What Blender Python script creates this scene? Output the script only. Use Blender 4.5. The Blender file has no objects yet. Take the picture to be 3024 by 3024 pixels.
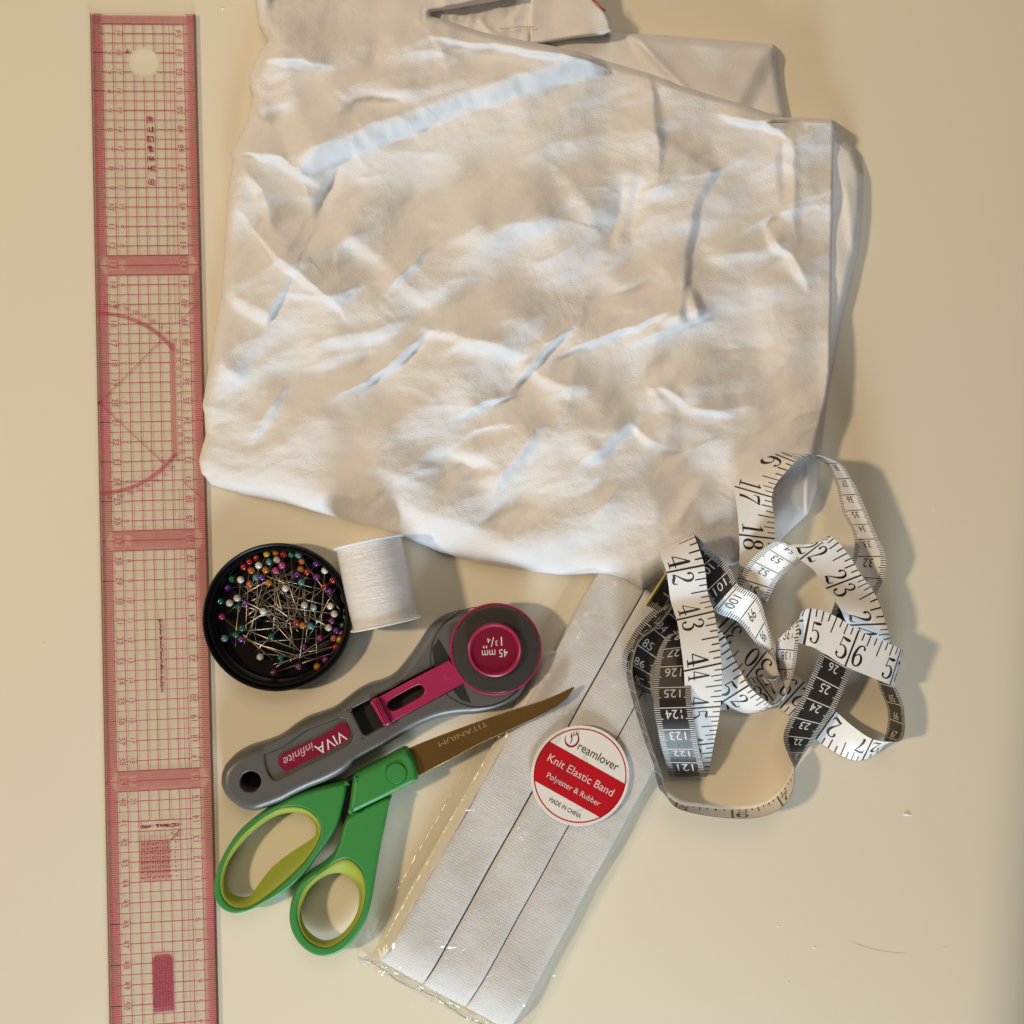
import bpy, bmesh, math, random
import numpy as np
from mathutils import Vector, Matrix
from mathutils.geometry import tessellate_polygon

S = bpy.context.scene
COL = S.collection
rnd = random.Random(7)

# ------------------------------------------------------------------ camera
IMG = 3024.0
FOV = math.radians(53.0)
TAN = math.tan(FOV / 2)
PPM = 5710.0                                   # picture points per metre at the middle of the table
DIST = (IMG / PPM) / (2 * TAN)
FWD = Vector((math.sin(math.radians(4.6)), math.sin(math.radians(2.2)), -1.0)).normalized()
RIGHT = FWD.cross(Vector((0, 1, 0))).normalized()
UP = RIGHT.cross(FWD).normalized()
CAM = -FWD * DIST
cd = bpy.data.cameras.new('camera'); cam = bpy.data.objects.new('camera', cd); COL.objects.link(cam)
cd.angle = FOV; cd.clip_start = 0.01; cd.clip_end = 50
cam.matrix_world = Matrix(((RIGHT.x, UP.x, -FWD.x, CAM.x), (RIGHT.y, UP.y, -FWD.y, CAM.y), (RIGHT.z, UP.z, -FWD.z, CAM.z), (0, 0, 0, 1)))
S.camera = cam

def P(px, py, z=0.0):
    """photo position -> point of the table scene at height z (metres)"""
    d = FWD + RIGHT * ((px / IMG - .5) * 2 * TAN) + UP * ((.5 - py / IMG) * 2 * TAN)
    t = (z - CAM.z) / d.z
    return CAM + d * t

# ------------------------------------------------------------------ world, lamps, exposure
w = bpy.data.worlds.new('World'); S.world = w; w.use_nodes = True
bg = w.node_tree.nodes['Background']
bg.inputs['Color'].default_value = (0.92, 0.90, 0.86, 1); bg.inputs['Strength'].default_value = 0.07

def area(name, loc, target, size, energy, color, spread=180, shape='DISK', size_y=None):
    l = bpy.data.lights.new(name, 'AREA'); l.energy = energy; l.color = color; l.shape = shape; l.size = size
    if size_y: l.size_y = size_y
    l.spread = math.radians(spread)
    o = bpy.data.objects.new(name, l); COL.objects.link(o); o.location = loc
    o.rotation_euler = (Vector(target) - Vector(loc)).to_track_quat('-Z', 'Y').to_euler()
    return o
area('table_lamp', (-2.95, 0.05, 2.80), (0.0, 0.0, 0), 0.30, 90.0, (1.0, 0.755, 0.485))
area('ceiling_lamp', (0.0, 1.05, 1.50), (0.0, 0.1, 0), 1.1, 7.5, (1.0, 0.82, 0.64))
area('window_light', (0.10, -1.22, 0.36), (-0.10, 0.0, 0), 0.32, 3.4, (0.74, 0.88, 1.0), spread=85, shape='SQUARE')
S.view_settings.view_transform = 'Standard'; S.view_settings.look = 'None'
S.view_settings.exposure = 0.0; S.view_settings.gamma = 1.0
S.render.engine = 'CYCLES'
S.cycles.transparent_max_bounces = 24; S.cycles.max_bounces = 10

# ------------------------------------------------------------------ materials
def srgb(r, g, b):
    f = lambda c: (c / 255) / 12.92 if c / 255 <= .04045 else ((c / 255 + .055) / 1.055) ** 2.4
    return (f(r), f(g), f(b))

def pm(name, col, rough=.5, metal=0., spec=.5, var=0., vscale=60., bump=0., bscale=800., bdist=.0003, sheen=0., coat=0., rvar=0.):
    m = bpy.data.materials.new(name); m.use_nodes = True
    nt = m.node_tree; b = nt.nodes['Principled BSDF']
    b.inputs['Base Color'].default_value = (*col, 1); b.inputs['Roughness'].default_value = rough
    b.inputs['Metallic'].default_value = metal; b.inputs['Specular IOR Level'].default_value = spec
    if sheen: b.inputs['Sheen Weight'].default_value = sheen
    if coat: b.inputs['Coat Weight'].default_value = coat; b.inputs['Coat Roughness'].default_value = .08
    tc = nt.nodes.new('ShaderNodeTexCoord')
    if var or rvar:
        n = nt.nodes.new('ShaderNodeTexNoise'); n.inputs['Scale'].default_value = vscale; n.inputs['Detail'].default_value = 6
        nt.links.new(tc.outputs['Object'], n.inputs['Vector'])
        if var:
            mx = nt.nodes.new('ShaderNodeMix'); mx.data_type = 'RGBA'
            mx.inputs[6].default_value = (*[c * (1 - var) for c in col], 1); mx.inputs[7].default_value = (*[min(1, c * (1 + var)) for c in col], 1)
            nt.links.new(n.outputs['Fac'], mx.inputs[0]); nt.links.new(mx.outputs[2], b.inputs['Base Color'])
        if rvar:
            mr = nt.nodes.new('ShaderNodeMapRange'); mr.inputs[3].default_value = rough - rvar; mr.inputs[4].default_value = rough + rvar
            nt.links.new(n.outputs['Fac'], mr.inputs[0]); nt.links.new(mr.outputs[0], b.inputs['Roughness'])
    if bump:
        n2 = nt.nodes.new('ShaderNodeTexNoise'); n2.inputs['Scale'].default_value = bscale; n2.inputs['Detail'].default_value = 4
        nt.links.new(tc.outputs['Object'], n2.inputs['Vector'])
        bp = nt.nodes.new('ShaderNodeBump'); bp.inputs['Strength'].default_value = bump; bp.inputs['Distance'].default_value = bdist
        nt.links.new(n2.outputs['Fac'], bp.inputs['Height']); nt.links.new(bp.outputs['Normal'], b.inputs['Normal'])
    return m

def clear(name, tint, gloss=.08, rough=.1, bump=0., bscale=120., body=None, bodyfac=0.):
    """thin clear plastic: tinted see-through with a fresnel gloss and, if asked, a little milky body"""
    m = bpy.data.materials.new(name); m.use_nodes = True; nt = m.node_tree; nt.nodes.clear()
    out = nt.nodes.new('ShaderNodeOutputMaterial'); tr = nt.nodes.new('ShaderNodeBsdfTransparent'); gl = nt.nodes.new('ShaderNodeBsdfGlossy')
    tr.inputs[0].default_value = (*tint, 1); gl.inputs['Roughness'].default_value = rough
    fr = nt.nodes.new('ShaderNodeLayerWeight'); fr.inputs[0].default_value = .5
    pw = nt.nodes.new('ShaderNodeMath'); pw.operation = 'POWER'; pw.inputs[1].default_value = 5.
    mt = nt.nodes.new('ShaderNodeMath'); mt.operation = 'MULTIPLY_ADD'; mt.inputs[1].default_value = .6; mt.inputs[2].default_value = gloss
    mt.use_clamp = True
    nt.links.new(fr.outputs['Facing'], pw.inputs[0]); nt.links.new(pw.outputs[0], mt.inputs[0])
    last = tr.outputs[0]
    if bodyfac:
        df = nt.nodes.new('ShaderNodeBsdfDiffuse'); df.inputs[0].default_value = (*body, 1)
        mb = nt.nodes.new('ShaderNodeMixShader'); mb.inputs[0].default_value = bodyfac
        nt.links.new(tr.outputs[0], mb.inputs[1]); nt.links.new(df.outputs[0], mb.inputs[2]); last = mb.outputs[0]
    mix = nt.nodes.new('ShaderNodeMixShader')
    nt.links.new(mt.outputs[0], mix.inputs[0]); nt.links.new(last, mix.inputs[1]); nt.links.new(gl.outputs[0], mix.inputs[2])
    nt.links.new(mix.outputs[0], out.inputs[0])
    if bump:
        tc = nt.nodes.new('ShaderNodeTexCoord'); n2 = nt.nodes.new('ShaderNodeTexNoise'); n2.inputs['Scale'].default_value = bscale
        nt.links.new(tc.outputs['Object'], n2.inputs['Vector'])
        bp = nt.nodes.new('ShaderNodeBump'); bp.inputs['Strength'].default_value = bump; bp.inputs['Distance'].default_value = .002
        nt.links.new(n2.outputs['Fac'], bp.inputs['Height']); nt.links.new(bp.outputs['Normal'], gl.inputs['Normal'])
    return m

# ------------------------------------------------------------------ helpers
def mk(name, verts, faces, mat, parent=None, smooth=False, label=None):
    me = bpy.data.meshes.new(name); me.from_pydata([tuple(v) for v in verts], [], faces); me.update()
    if smooth: me.shade_smooth()
    if mat is not None:
        for mm in (mat if isinstance(mat, (list, tuple)) else [mat]): me.materials.append(mm)
    o = bpy.data.objects.new(name, me); COL.objects.link(o)
    if parent is not None: attach(o, parent)
    if label: o['label'] = label
    return o

def attach(o, parent):
    o.parent = parent
    if parent.type == 'EMPTY': o.matrix_parent_inverse = Matrix.Translation(-Vector(parent.location))   # meshes lie at the origin

def thing(name, label, cat, loc=(0, 0, 0), group=None):
    o = bpy.data.objects.new(name, None); COL.objects.link(o); o.location = loc; o.empty_display_size = .02
    tag(o, label, cat, group); return o

def tag(o, label, cat, group=None):
    o['label'] = label; o['category'] = cat
    if group: o['group'] = group

def cr(pts, n=8, closed=True):
    """smooth curve through points"""
    p = [np.array(q, float) for q in pts]; N = len(p); out = []
    rng = range(N) if closed else range(N - 1)
    for i in rng:
        if closed: a, b, c, d = p[(i - 1) % N], p[i], p[(i + 1) % N], p[(i + 2) % N]
        else: a, b, c, d = p[max(i - 1, 0)], p[i], p[i + 1], p[min(i + 2, N - 1)]
        for k in range(n):
            t = k / n
            out.append(.5 * ((2 * b) + (c - a) * t + (2 * a - 5 * b + 4 * c - d) * t * t + (3 * b - a - 3 * c + d) * t ** 3))
    if not closed: out.append(p[-1])
    return out

def W2(pts, z):
    """photo points -> world xy at height z"""
    return [tuple(P(x, y, z))[:2] for x, y in pts]

def area2(l):
    a = 0
    for i in range(len(l)):
        x0, y0 = l[i - 1][:2]; x1, y1 = l[i][:2]; a += x0 * y1 - x1 * y0
    return a / 2

def loop_normals(l):
    p = np.array([q[:2] for q in l]); d = np.roll(p, -1, 0) - np.roll(p, 1, 0)
    d /= np.maximum(np.linalg.norm(d, axis=1, keepdims=True), 1e-12)
    return np.stack([d[:, 1], -d[:, 0]], 1)

def solid(name, loops, z0, z1, r, mat, parent=None, segs=4, rb=.0004, dz=None, smooth=True, rins=None, hb=None):
    """solid with rounded top edges; loops[0] outer, others are holes. dz(x,y) lifts the whole section"""
    L = []
    for i, l in enumerate(loops):
        l = [tuple(q[:2]) for q in l]
        if (area2(l) > 0) != (i == 0): l = l[::-1]
        L.append(l)
    prof = [(z0, rb), (z0 + rb, 0)]
    for k in range(segs + 1):
        a = k / segs * math.pi / 2
        prof.append((z1 - r * (1 - math.sin(a)), (rins or r) * (1 - math.cos(a))))
    V = []; F = []; first = []; last = []
    for li, l in enumerate(L):
        n = loop_normals(l); base = len(V); m = len(l)
        pf = prof
        if li and hb is not None:
            pf = prof[:2] + [(z1 - hb * (1 - math.sin(k / segs * math.pi / 2)), hb * (1 - math.cos(k / segs * math.pi / 2))) for k in range(segs + 1)]
        for z, o in pf:
            for (x, y), nn in zip(l, n):
                xx, yy = x - nn[0] * o, y - nn[1] * o
                V.append((xx, yy, z + (dz(xx, yy) if dz else 0)))
        for k in range(len(prof) - 1):
            for j in range(m):
                a = base + k * m + j; b = base + k * m + (j + 1) % m
                F.append((a, b, b + m, a + m))
        first.append(list(range(base, base + m))); last.append(list(range(base + (len(prof) - 1) * m, base + len(prof) * m)))
    for rings, flip in ((last, False), (first, True)):
        idx = [i for rg in rings for i in rg]
        tri = tessellate_polygon([[Vector((V[i][0], V[i][1], 0)) for i in rg] for rg in rings])
        for t in tri:
            f = tuple(idx[i] for i in t)
            a, b, c = (V[i] for i in f)
            cw = (b[0] - a[0]) * (c[1] - a[1]) - (b[1] - a[1]) * (c[0] - a[0])
            if (cw < 0) != flip: f = f[::-1]
            F.append(f)
    o = mk(name, V, F, mat, parent)
    if smooth:
        o.data.polygons.foreach_set('use_smooth', [len(f_) == 4 for f_ in F])
    return o

def lathe(name, prof, mat, parent=None, n=64, frame=None, smooth=True, ring=False):
    """prof: (radius, height) list turned round z of the frame matrix"""
    fr = frame or Matrix.Identity(4); V = []; F = []
    for r, z in prof:
        for k in range(n):
            a = 2 * math.pi * k / n; V.append(fr @ Vector((r * math.cos(a), r * math.sin(a), z)))
    for i in range(len(prof) - 1):
        for k in range(n):
            a = i * n + k; b = i * n + (k + 1) % n; F.append((a, b, b + n, a + n))
    if ring:
        m = len(prof) - 1
        for k in range(n): F.append((m * n + k, m * n + (k + 1) % n, (k + 1) % n, k))
    elif prof[0][0] < .001: F.append(tuple(range(n))[::-1]); F.append(tuple(range((len(prof) - 1) * n, len(prof) * n)))
    o = mk(name, V, F, mat, parent)
    if smooth:
        o.data.shade_smooth()
        try: o.data.set_sharp_from_angle(angle=math.radians(35))
        except Exception: pass
    return o

def circ(cx, cy, r, n=48):
    return [(cx + r * math.cos(2 * math.pi * k / n), cy + r * math.sin(2 * math.pi * k / n)) for k in range(n)]

# ---- lettering as flat meshes
_tc = {}
def text(s):
    if s in _tc: return _tc[s]
    c = bpy.data.curves.new('t', 'FONT'); c.body = s; c.resolution_u = 4
    o = bpy.data.objects.new('t', c); COL.objects.link(o)
    dg = bpy.context.evaluated_depsgraph_get(); e = o.evaluated_get(dg); me = e.to_mesh()
    V = [(v.co.x, v.co.y) for v in me.vertices]; F = [tuple(p.vertices) for p in me.polygons]
    e.to_mesh_clear(); bpy.data.objects.remove(o); bpy.data.curves.remove(c)
    _tc[s] = (V, F); return V, F
_h = text('H'); CAP = max(v[1] for v in _h[0])

def text_fit(s, cap, width=None, center=True):
    """letters with capital height cap; stretched to width if given"""
    V, F = text(s)
    x0 = min(v[0] for v in V); x1 = max(v[0] for v in V); k = cap / CAP; kx = (width / (x1 - x0)) if width else k
    sh = (x1 - x0) / 2 if center else 0
    return [((v[0] - x0 - sh) * kx, v[1] * k) for v in V], F

class Flat:
    """collects flat print in a plane: origin o, axes ex, ey"""
    def __init__(self, o, ex, ey): self.o, self.ex, self.ey = Vector(o), Vector(ex), Vector(ey); self.V = []; self.F = []
    def add(self, pts, faces):
        b = len(self.V); self.V += [self.o + self.ex * x + self.ey * y for x, y in pts]
        for f in faces:
            f = tuple(b + i for i in f); a, c, d = (self.V[i] for i in f[:3])
            self.F.append(f if (c - a).cross(d - a).z >= 0 else f[::-1])
    def quad(self, x0, y0, x1, y1): self.add([(x0, y0), (x1, y0), (x1, y1), (x0, y1)], [(0, 1, 2, 3)])
    def line(self, x0, y0, x1, y1, w):
        d = math.hypot(x1 - x0, y1 - y0); nx, ny = -(y1 - y0) / d * w / 2, (x1 - x0) / d * w / 2
        self.add([(x0 + nx, y0 + ny), (x0 - nx, y0 - ny), (x1 - nx, y1 - ny), (x1 + nx, y1 + ny)], [(0, 1, 2, 3)])
    def text(self, s, x, y, cap, width=None, rot=0., center=True):
        V, F = text_fit(s, cap, width, center); c, sn = math.cos(rot), math.sin(rot)
        self.add([(x + vx * c - vy * sn, y + vx * sn + vy * c) for vx, vy in V], F)
    def ring(self, x, y, r0, r1, n=72, a0=0, a1=2 * math.pi):
        pts = []
        for k in range(n + 1):
            a = a0 + (a1 - a0) * k / n; pts += [(x + r0 * math.cos(a), y + r0 * math.sin(a)), (x + r1 * math.cos(a), y + r1 * math.sin(a))]
        self.add(pts, [(2 * k, 2 * k + 1, 2 * k + 3, 2 * k + 2) for k in range(n)])
    def strokes(self, pw):
        """one pen stroke, points (x,y,w)"""
        q = cr(pw, 5, False); p = np.array(q); d = np.gradient(p[:, :2], axis=0); d /= np.maximum(np.linalg.norm(d, axis=1, keepdims=True), 1e-9)
        pts = []
        for (x, y, w_), (dx, dy) in zip(p, d): pts += [(x - dy * w_ / 2, y + dx * w_ / 2), (x + dy * w_ / 2, y - dx * w_ / 2)]
        self.add(pts, [(2 * k, 2 * k + 1, 2 * k + 3, 2 * k + 2) for k in range(len(p) - 1)])
    def build(self, name, mat, parent=None): return mk(name, self.V, self.F, mat, parent)

# ================================================================== THE TABLE
m_table = pm('cream_laminate', (0.775, 0.718, 0.580), rough=.42, spec=.4, var=.03, vscale=5, bump=.12, bscale=90, bdist=.0004, rvar=.06)
ea = P(2850, 3024); eb = P(3030, 900); edv = (eb - ea).normalized(); edn = Vector((edv.y, -edv.x, 0)); RT = .08   # the table's soft right-hand edge
e0 = ea - edv * .5; e1 = eb + edv * .6
prof = [(-1.3, 0), (-.5, 0), (-.02, 0)] + [(RT * math.sin(a), -RT * (1 - math.cos(a))) for a in np.linspace(0, math.pi / 2, 24)] + [(RT, -.14)]
V = []; F = []
for t in np.linspace(0, 1, 9):
    b = e0.lerp(e1, t)
    for o_, z_ in prof: q = b + edn * o_; V.append((q.x, q.y, z_))
n_ = len(prof)
for k in range(8):
    for m_ in range(n_ - 1): F.append((k * n_ + m_, k * n_ + m_ + 1, (k + 1) * n_ + m_ + 1, (k + 1) * n_ + m_))
table = mk('table_top', V, F, m_table, None, True)
table['kind'] = 'structure'; table['label'] = 'cream white table top under everything'
m_hair = pm('table_hair', (.60, .57, .48), rough=.7); m_chip = pm('table_speck', (.86, .85, .82), rough=.5)
f = Flat((0, 0, 0), (1, 0, 0), (0, 1, 0))
f.strokes([(*P(2505, 2776)[:2], .0001), (*P(2550, 2795)[:2], .0003), (*P(2600, 2808)[:2], .00025), (*P(2672, 2816)[:2], .0002)])
for v in f.V: v.z = .0001
f.build('hair', m_hair, table)  # thin hair lying on the table
for (x, y, a, b) in ((2680, 2405, .0022, .0007), (658, 26, .0012, .0005), (2405, 2798, .0007, .0006), (2300, 2735, .0005, .0004), (2790, 2800, .0005, .0004), (2330, 2900, .0004, .0003), (130, 1900, .0005, .0003), (2500, 900, .0005, .0004), (2760, 1500, .0005, .0004)):
    c = P(x, y); n = 10
    V = [(c.x + a * math.cos(2 * math.pi * k / n) * (1 + .3 * rnd.random()), c.y + b * math.sin(2 * math.pi * k / n), 0.00003) for k in range(n)] + [(c.x, c.y, .0007 * a / .002 + .0002)]
    mk('crumb', V, [(k, (k + 1) % n, n) for k in range(n)], m_chip, table)

# ================================================================== THE CLOTH
def poly_sd(poly, X, Y):
    """signed distance (inside +) and nearest boundary point"""
    best = np.full(X.shape, 1e18); nx = np.zeros_like(X); ny = np.zeros_like(X); ins = np.zeros(X.shape, bool)
    n = len(poly)
    for i in range(n):
        x0, y0 = poly[i]; x1, y1 = poly[(i + 1) % n]; dx, dy = x1 - x0, y1 - y0; L = dx * dx + dy * dy + 1e-12
        t = np.clip(((X - x0) * dx + (Y - y0) * dy) / L, 0, 1); qx, qy = x0 + t * dx, y0 + t * dy
        d = (X - qx) ** 2 + (Y - qy) ** 2; mk_ = d < best
        best = np.where(mk_, d, best); nx = np.where(mk_, qx, nx); ny = np.where(mk_, qy, ny)
        c = ((y0 > Y) != (y1 > Y)); xi = x0 + (Y - y0) * dx / (dy if abs(dy) > 1e-9 else 1e-9)
        ins ^= c & (X < xi)
    d = np.sqrt(best); return np.where(ins, d, -d), nx, ny

def sm(t): t = np.clip(t, 0, 1); return t * t * (3 - 2 * t)

def pl_dist(pts, X, Y):
    best = np.full(X.shape, 1e18); sg = np.zeros_like(X); tt = np.zeros_like(X)
    p = cr(pts, 5, False); seg = [math.hypot(p[i + 1][0] - p[i][0], p[i + 1][1] - p[i][1]) for i in range(len(p) - 1)]; tot = sum(seg); acc = 0
    for i in range(len(p) - 1):
        x0, y0 = p[i][:2]; dx, dy = p[i + 1][0] - x0, p[i + 1][1] - y0; L = dx * dx + dy * dy + 1e-12
        t = np.clip(((X - x0) * dx + (Y - y0) * dy) / L, 0, 1)
        d = (X - x0 - t * dx) ** 2 + (Y - y0 - t * dy) ** 2; m = d < best
        best = np.where(m, d, best); sg = np.where(m, np.sign(dx * (Y - y0) - dy * (X - x0)), sg); tt = np.where(m, (acc + t * seg[i]) / tot, tt)
        acc += seg[i]
    return np.sqrt(best) * sg, tt

_rs = np.random.RandomState(11)
def vnoise(X, Y, sx, sy, ang=0., seed=0):
    """smooth gradient noise, wavelength sx, sy points, turned by ang"""
    r = np.random.RandomState(seed); T = r.rand(256, 256) * 2 * math.pi; GX, GY = np.cos(T), np.sin(T)
    c, s = math.cos(ang), math.sin(ang); u = (X * c + Y * s) / sx + 100; v = (-X * s + Y * c) / sy + 100
    iu = np.floor(u).astype(int); iv = np.floor(v).astype(int); fu = u - iu; fv = v - iv
    wu = fu * fu * fu * (fu * (fu * 6 - 15) + 10); wv = fv * fv * fv * (fv * (fv * 6 - 15) + 10)
    g = lambda a, b: GX[(iu + a) % 256, (iv + b) % 256] * (fu - a) + GY[(iu + a) % 256, (iv + b) % 256] * (fv - b)
    return ((g(0, 0) * (1 - wu) + g(1, 0) * wu) * (1 - wv) + (g(0, 1) * (1 - wu) + g(1, 1) * wu) * wv) * 1.5

def sheet(name, poly, hfun, mat, parent, step=5., zmin=.0004):
    xs = np.array([p[0] for p in poly]); ys = np.array([p[1] for p in poly])
    X, Y = np.meshgrid(np.arange(xs.min() - step, xs.max() + step * 1.5, step), np.arange(ys.min() - step, ys.max() + step * 1.5, step))
    d, nx, ny = poly_sd(poly, X, Y)
    X2 = np.where(d < 0, nx, X); Y2 = np.where(d < 0, ny, Y)
    H = hfun(X2, Y2, np.maximum(d, 0))
    H = np.maximum(H, zmin)
    # world positions: along the sight line at that height
    dxn = (X2 / IMG - .5) * 2 * TAN; dyn = (.5 - Y2 / IMG) * 2 * TAN
    D = [FWD[i] + RIGHT[i] * dxn + UP[i] * dyn for i in range(3)]; t = (H - CAM.z) / D[2]
    V = np.stack([CAM.x + D[0] * t, CAM.y + D[1] * t, H], -1).reshape(-1, 3)
    R, C = X.shape; idx = np.arange(R * C).reshape(R, C)
    ins = d >= 0
    cell = ins[:-1, :-1] | ins[1:, :-1] | ins[:-1, 1:] | ins[1:, 1:]
    near = (d > -1.6 * step); cell &= near[:-1, :-1] & near[1:, :-1] & near[:-1, 1:] & near[1:, 1:]
    r, c = np.nonzero(cell)
    quads = np.stack([idx[r, c], idx[r + 1, c], idx[r + 1, c + 1], idx[r, c + 1]], 1)
    used = np.unique(quads); remap = -np.ones(R * C, int); remap[used] = np.arange(len(used)); quads = remap[quads]
    me = bpy.data.meshes.new(name); me.vertices.add(len(used)); me.vertices.foreach_set('co', V[used].astype(np.float32).ravel())
    me.loops.add(quads.size); me.loops.foreach_set('vertex_index', quads.astype(np.int32).ravel())
    me.polygons.add(len(quads)); me.polygons.foreach_set('loop_start', np.arange(0, quads.size, 4, dtype=np.int32))
    me.update(calc_edges=True); me.validate(); me.shade_smooth(); me.materials.append(mat)
    o = bpy.data.objects.new(name, me); COL.objects.link(o); attach(o, parent); return o

def m_cotton_make():
    m = pm('white_cotton', (.79, .785, .785), rough=.9, spec=.15, var=.025, vscale=14, sheen=.12)
    nt = m.node_tree; b = nt.nodes['Principled BSDF']; tc = nt.nodes.new('ShaderNodeTexCoord')
    n1 = nt.nodes.new('ShaderNodeTexNoise'); n1.inputs['Scale'].default_value = 1500; n1.inputs['Detail'].default_value = 3
    n2 = nt.nodes.new('ShaderNodeTexNoise'); n2.inputs['Scale'].default_value = 130; n2.inputs['Detail'].default_value = 5
    mpn = nt.nodes.new('ShaderNodeMapping'); mpn.inputs['Scale'].default_value = (1, 2.2, 1); mpn.inputs['Rotation'].default_value = (0, 0, .25)
    nt.links.new(tc.outputs['Object'], n1.inputs['Vector']); nt.links.new(tc.outputs['Object'], mpn.inputs['Vector']); nt.links.new(mpn.outputs[0], n2.inputs['Vector'])
    b1 = nt.nodes.new('ShaderNodeBump'); b1.inputs['Strength'].default_value = .85; b1.inputs['Distance'].default_value = .00042
    b2 = nt.nodes.new('ShaderNodeBump'); b2.inputs['Strength'].default_value = .35; b2.inputs['Distance'].default_value = .0003
    nt.links.new(n1.outputs['Fac'], b1.inputs['Height']); nt.links.new(n2.outputs['Fac'], b2.inputs['Height']); nt.links.new(b1.outputs['Normal'], b2.inputs['Normal'])
    nt.links.new(b2.outputs['Normal'], b.inputs['Normal'])
    return m
m_cotton = m_cotton_make()
cloth = thing('folded_cloth', 'crumpled white cotton cloth folded into a thick pad with raised creases', 'cloth', tuple(P(1550, 1680)))

K1 = 1.5652   # overview reading -> photo points
MAIN = [(752, -90), (756, 0), (765, 74), (793, 122), (759, 171), (736, 228), (736, 252), (748, 285), (731, 364), (684, 450), (688, 484), (676, 560), (671, 615), (665, 740), (654, 882), (643, 933), (623, 1041), (614, 1099), (597, 1198), (602, 1220), (606, 1284), (587, 1360), (594, 1397), (623, 1432), (731, 1463), (845, 1488), (987, 1528), (1129, 1562), (1186, 1582), (1300, 1631), (1414, 1665), (1540, 1684), (1660, 1699), (1745, 1698), (1801, 1707), (1858, 1724), (1898, 1744), (1925, 1722), (1960, 1700), (2060, 1696), (2170, 1668), (2300, 1600), (2390, 1514), (2415, 1440), (2427, 1326), (2440, 1210), (2453, 1099), (2459, 853), (2462, 569), (2466, 420), (2465, 358), (2455, 352), (2330, 347), (2294, 342), (2203, 308), (2129, 284), (2027, 252), (1913, 211), (1788, 176), (1700, 148), (1573, 122), (1430, 92), (1350, 66), (1276, 43), (1330, 32), (1450, 12), (1530, -3), (1560, -90)]
def F_(*p): return [(x * K1, y * K1) for x, y in p]
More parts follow.
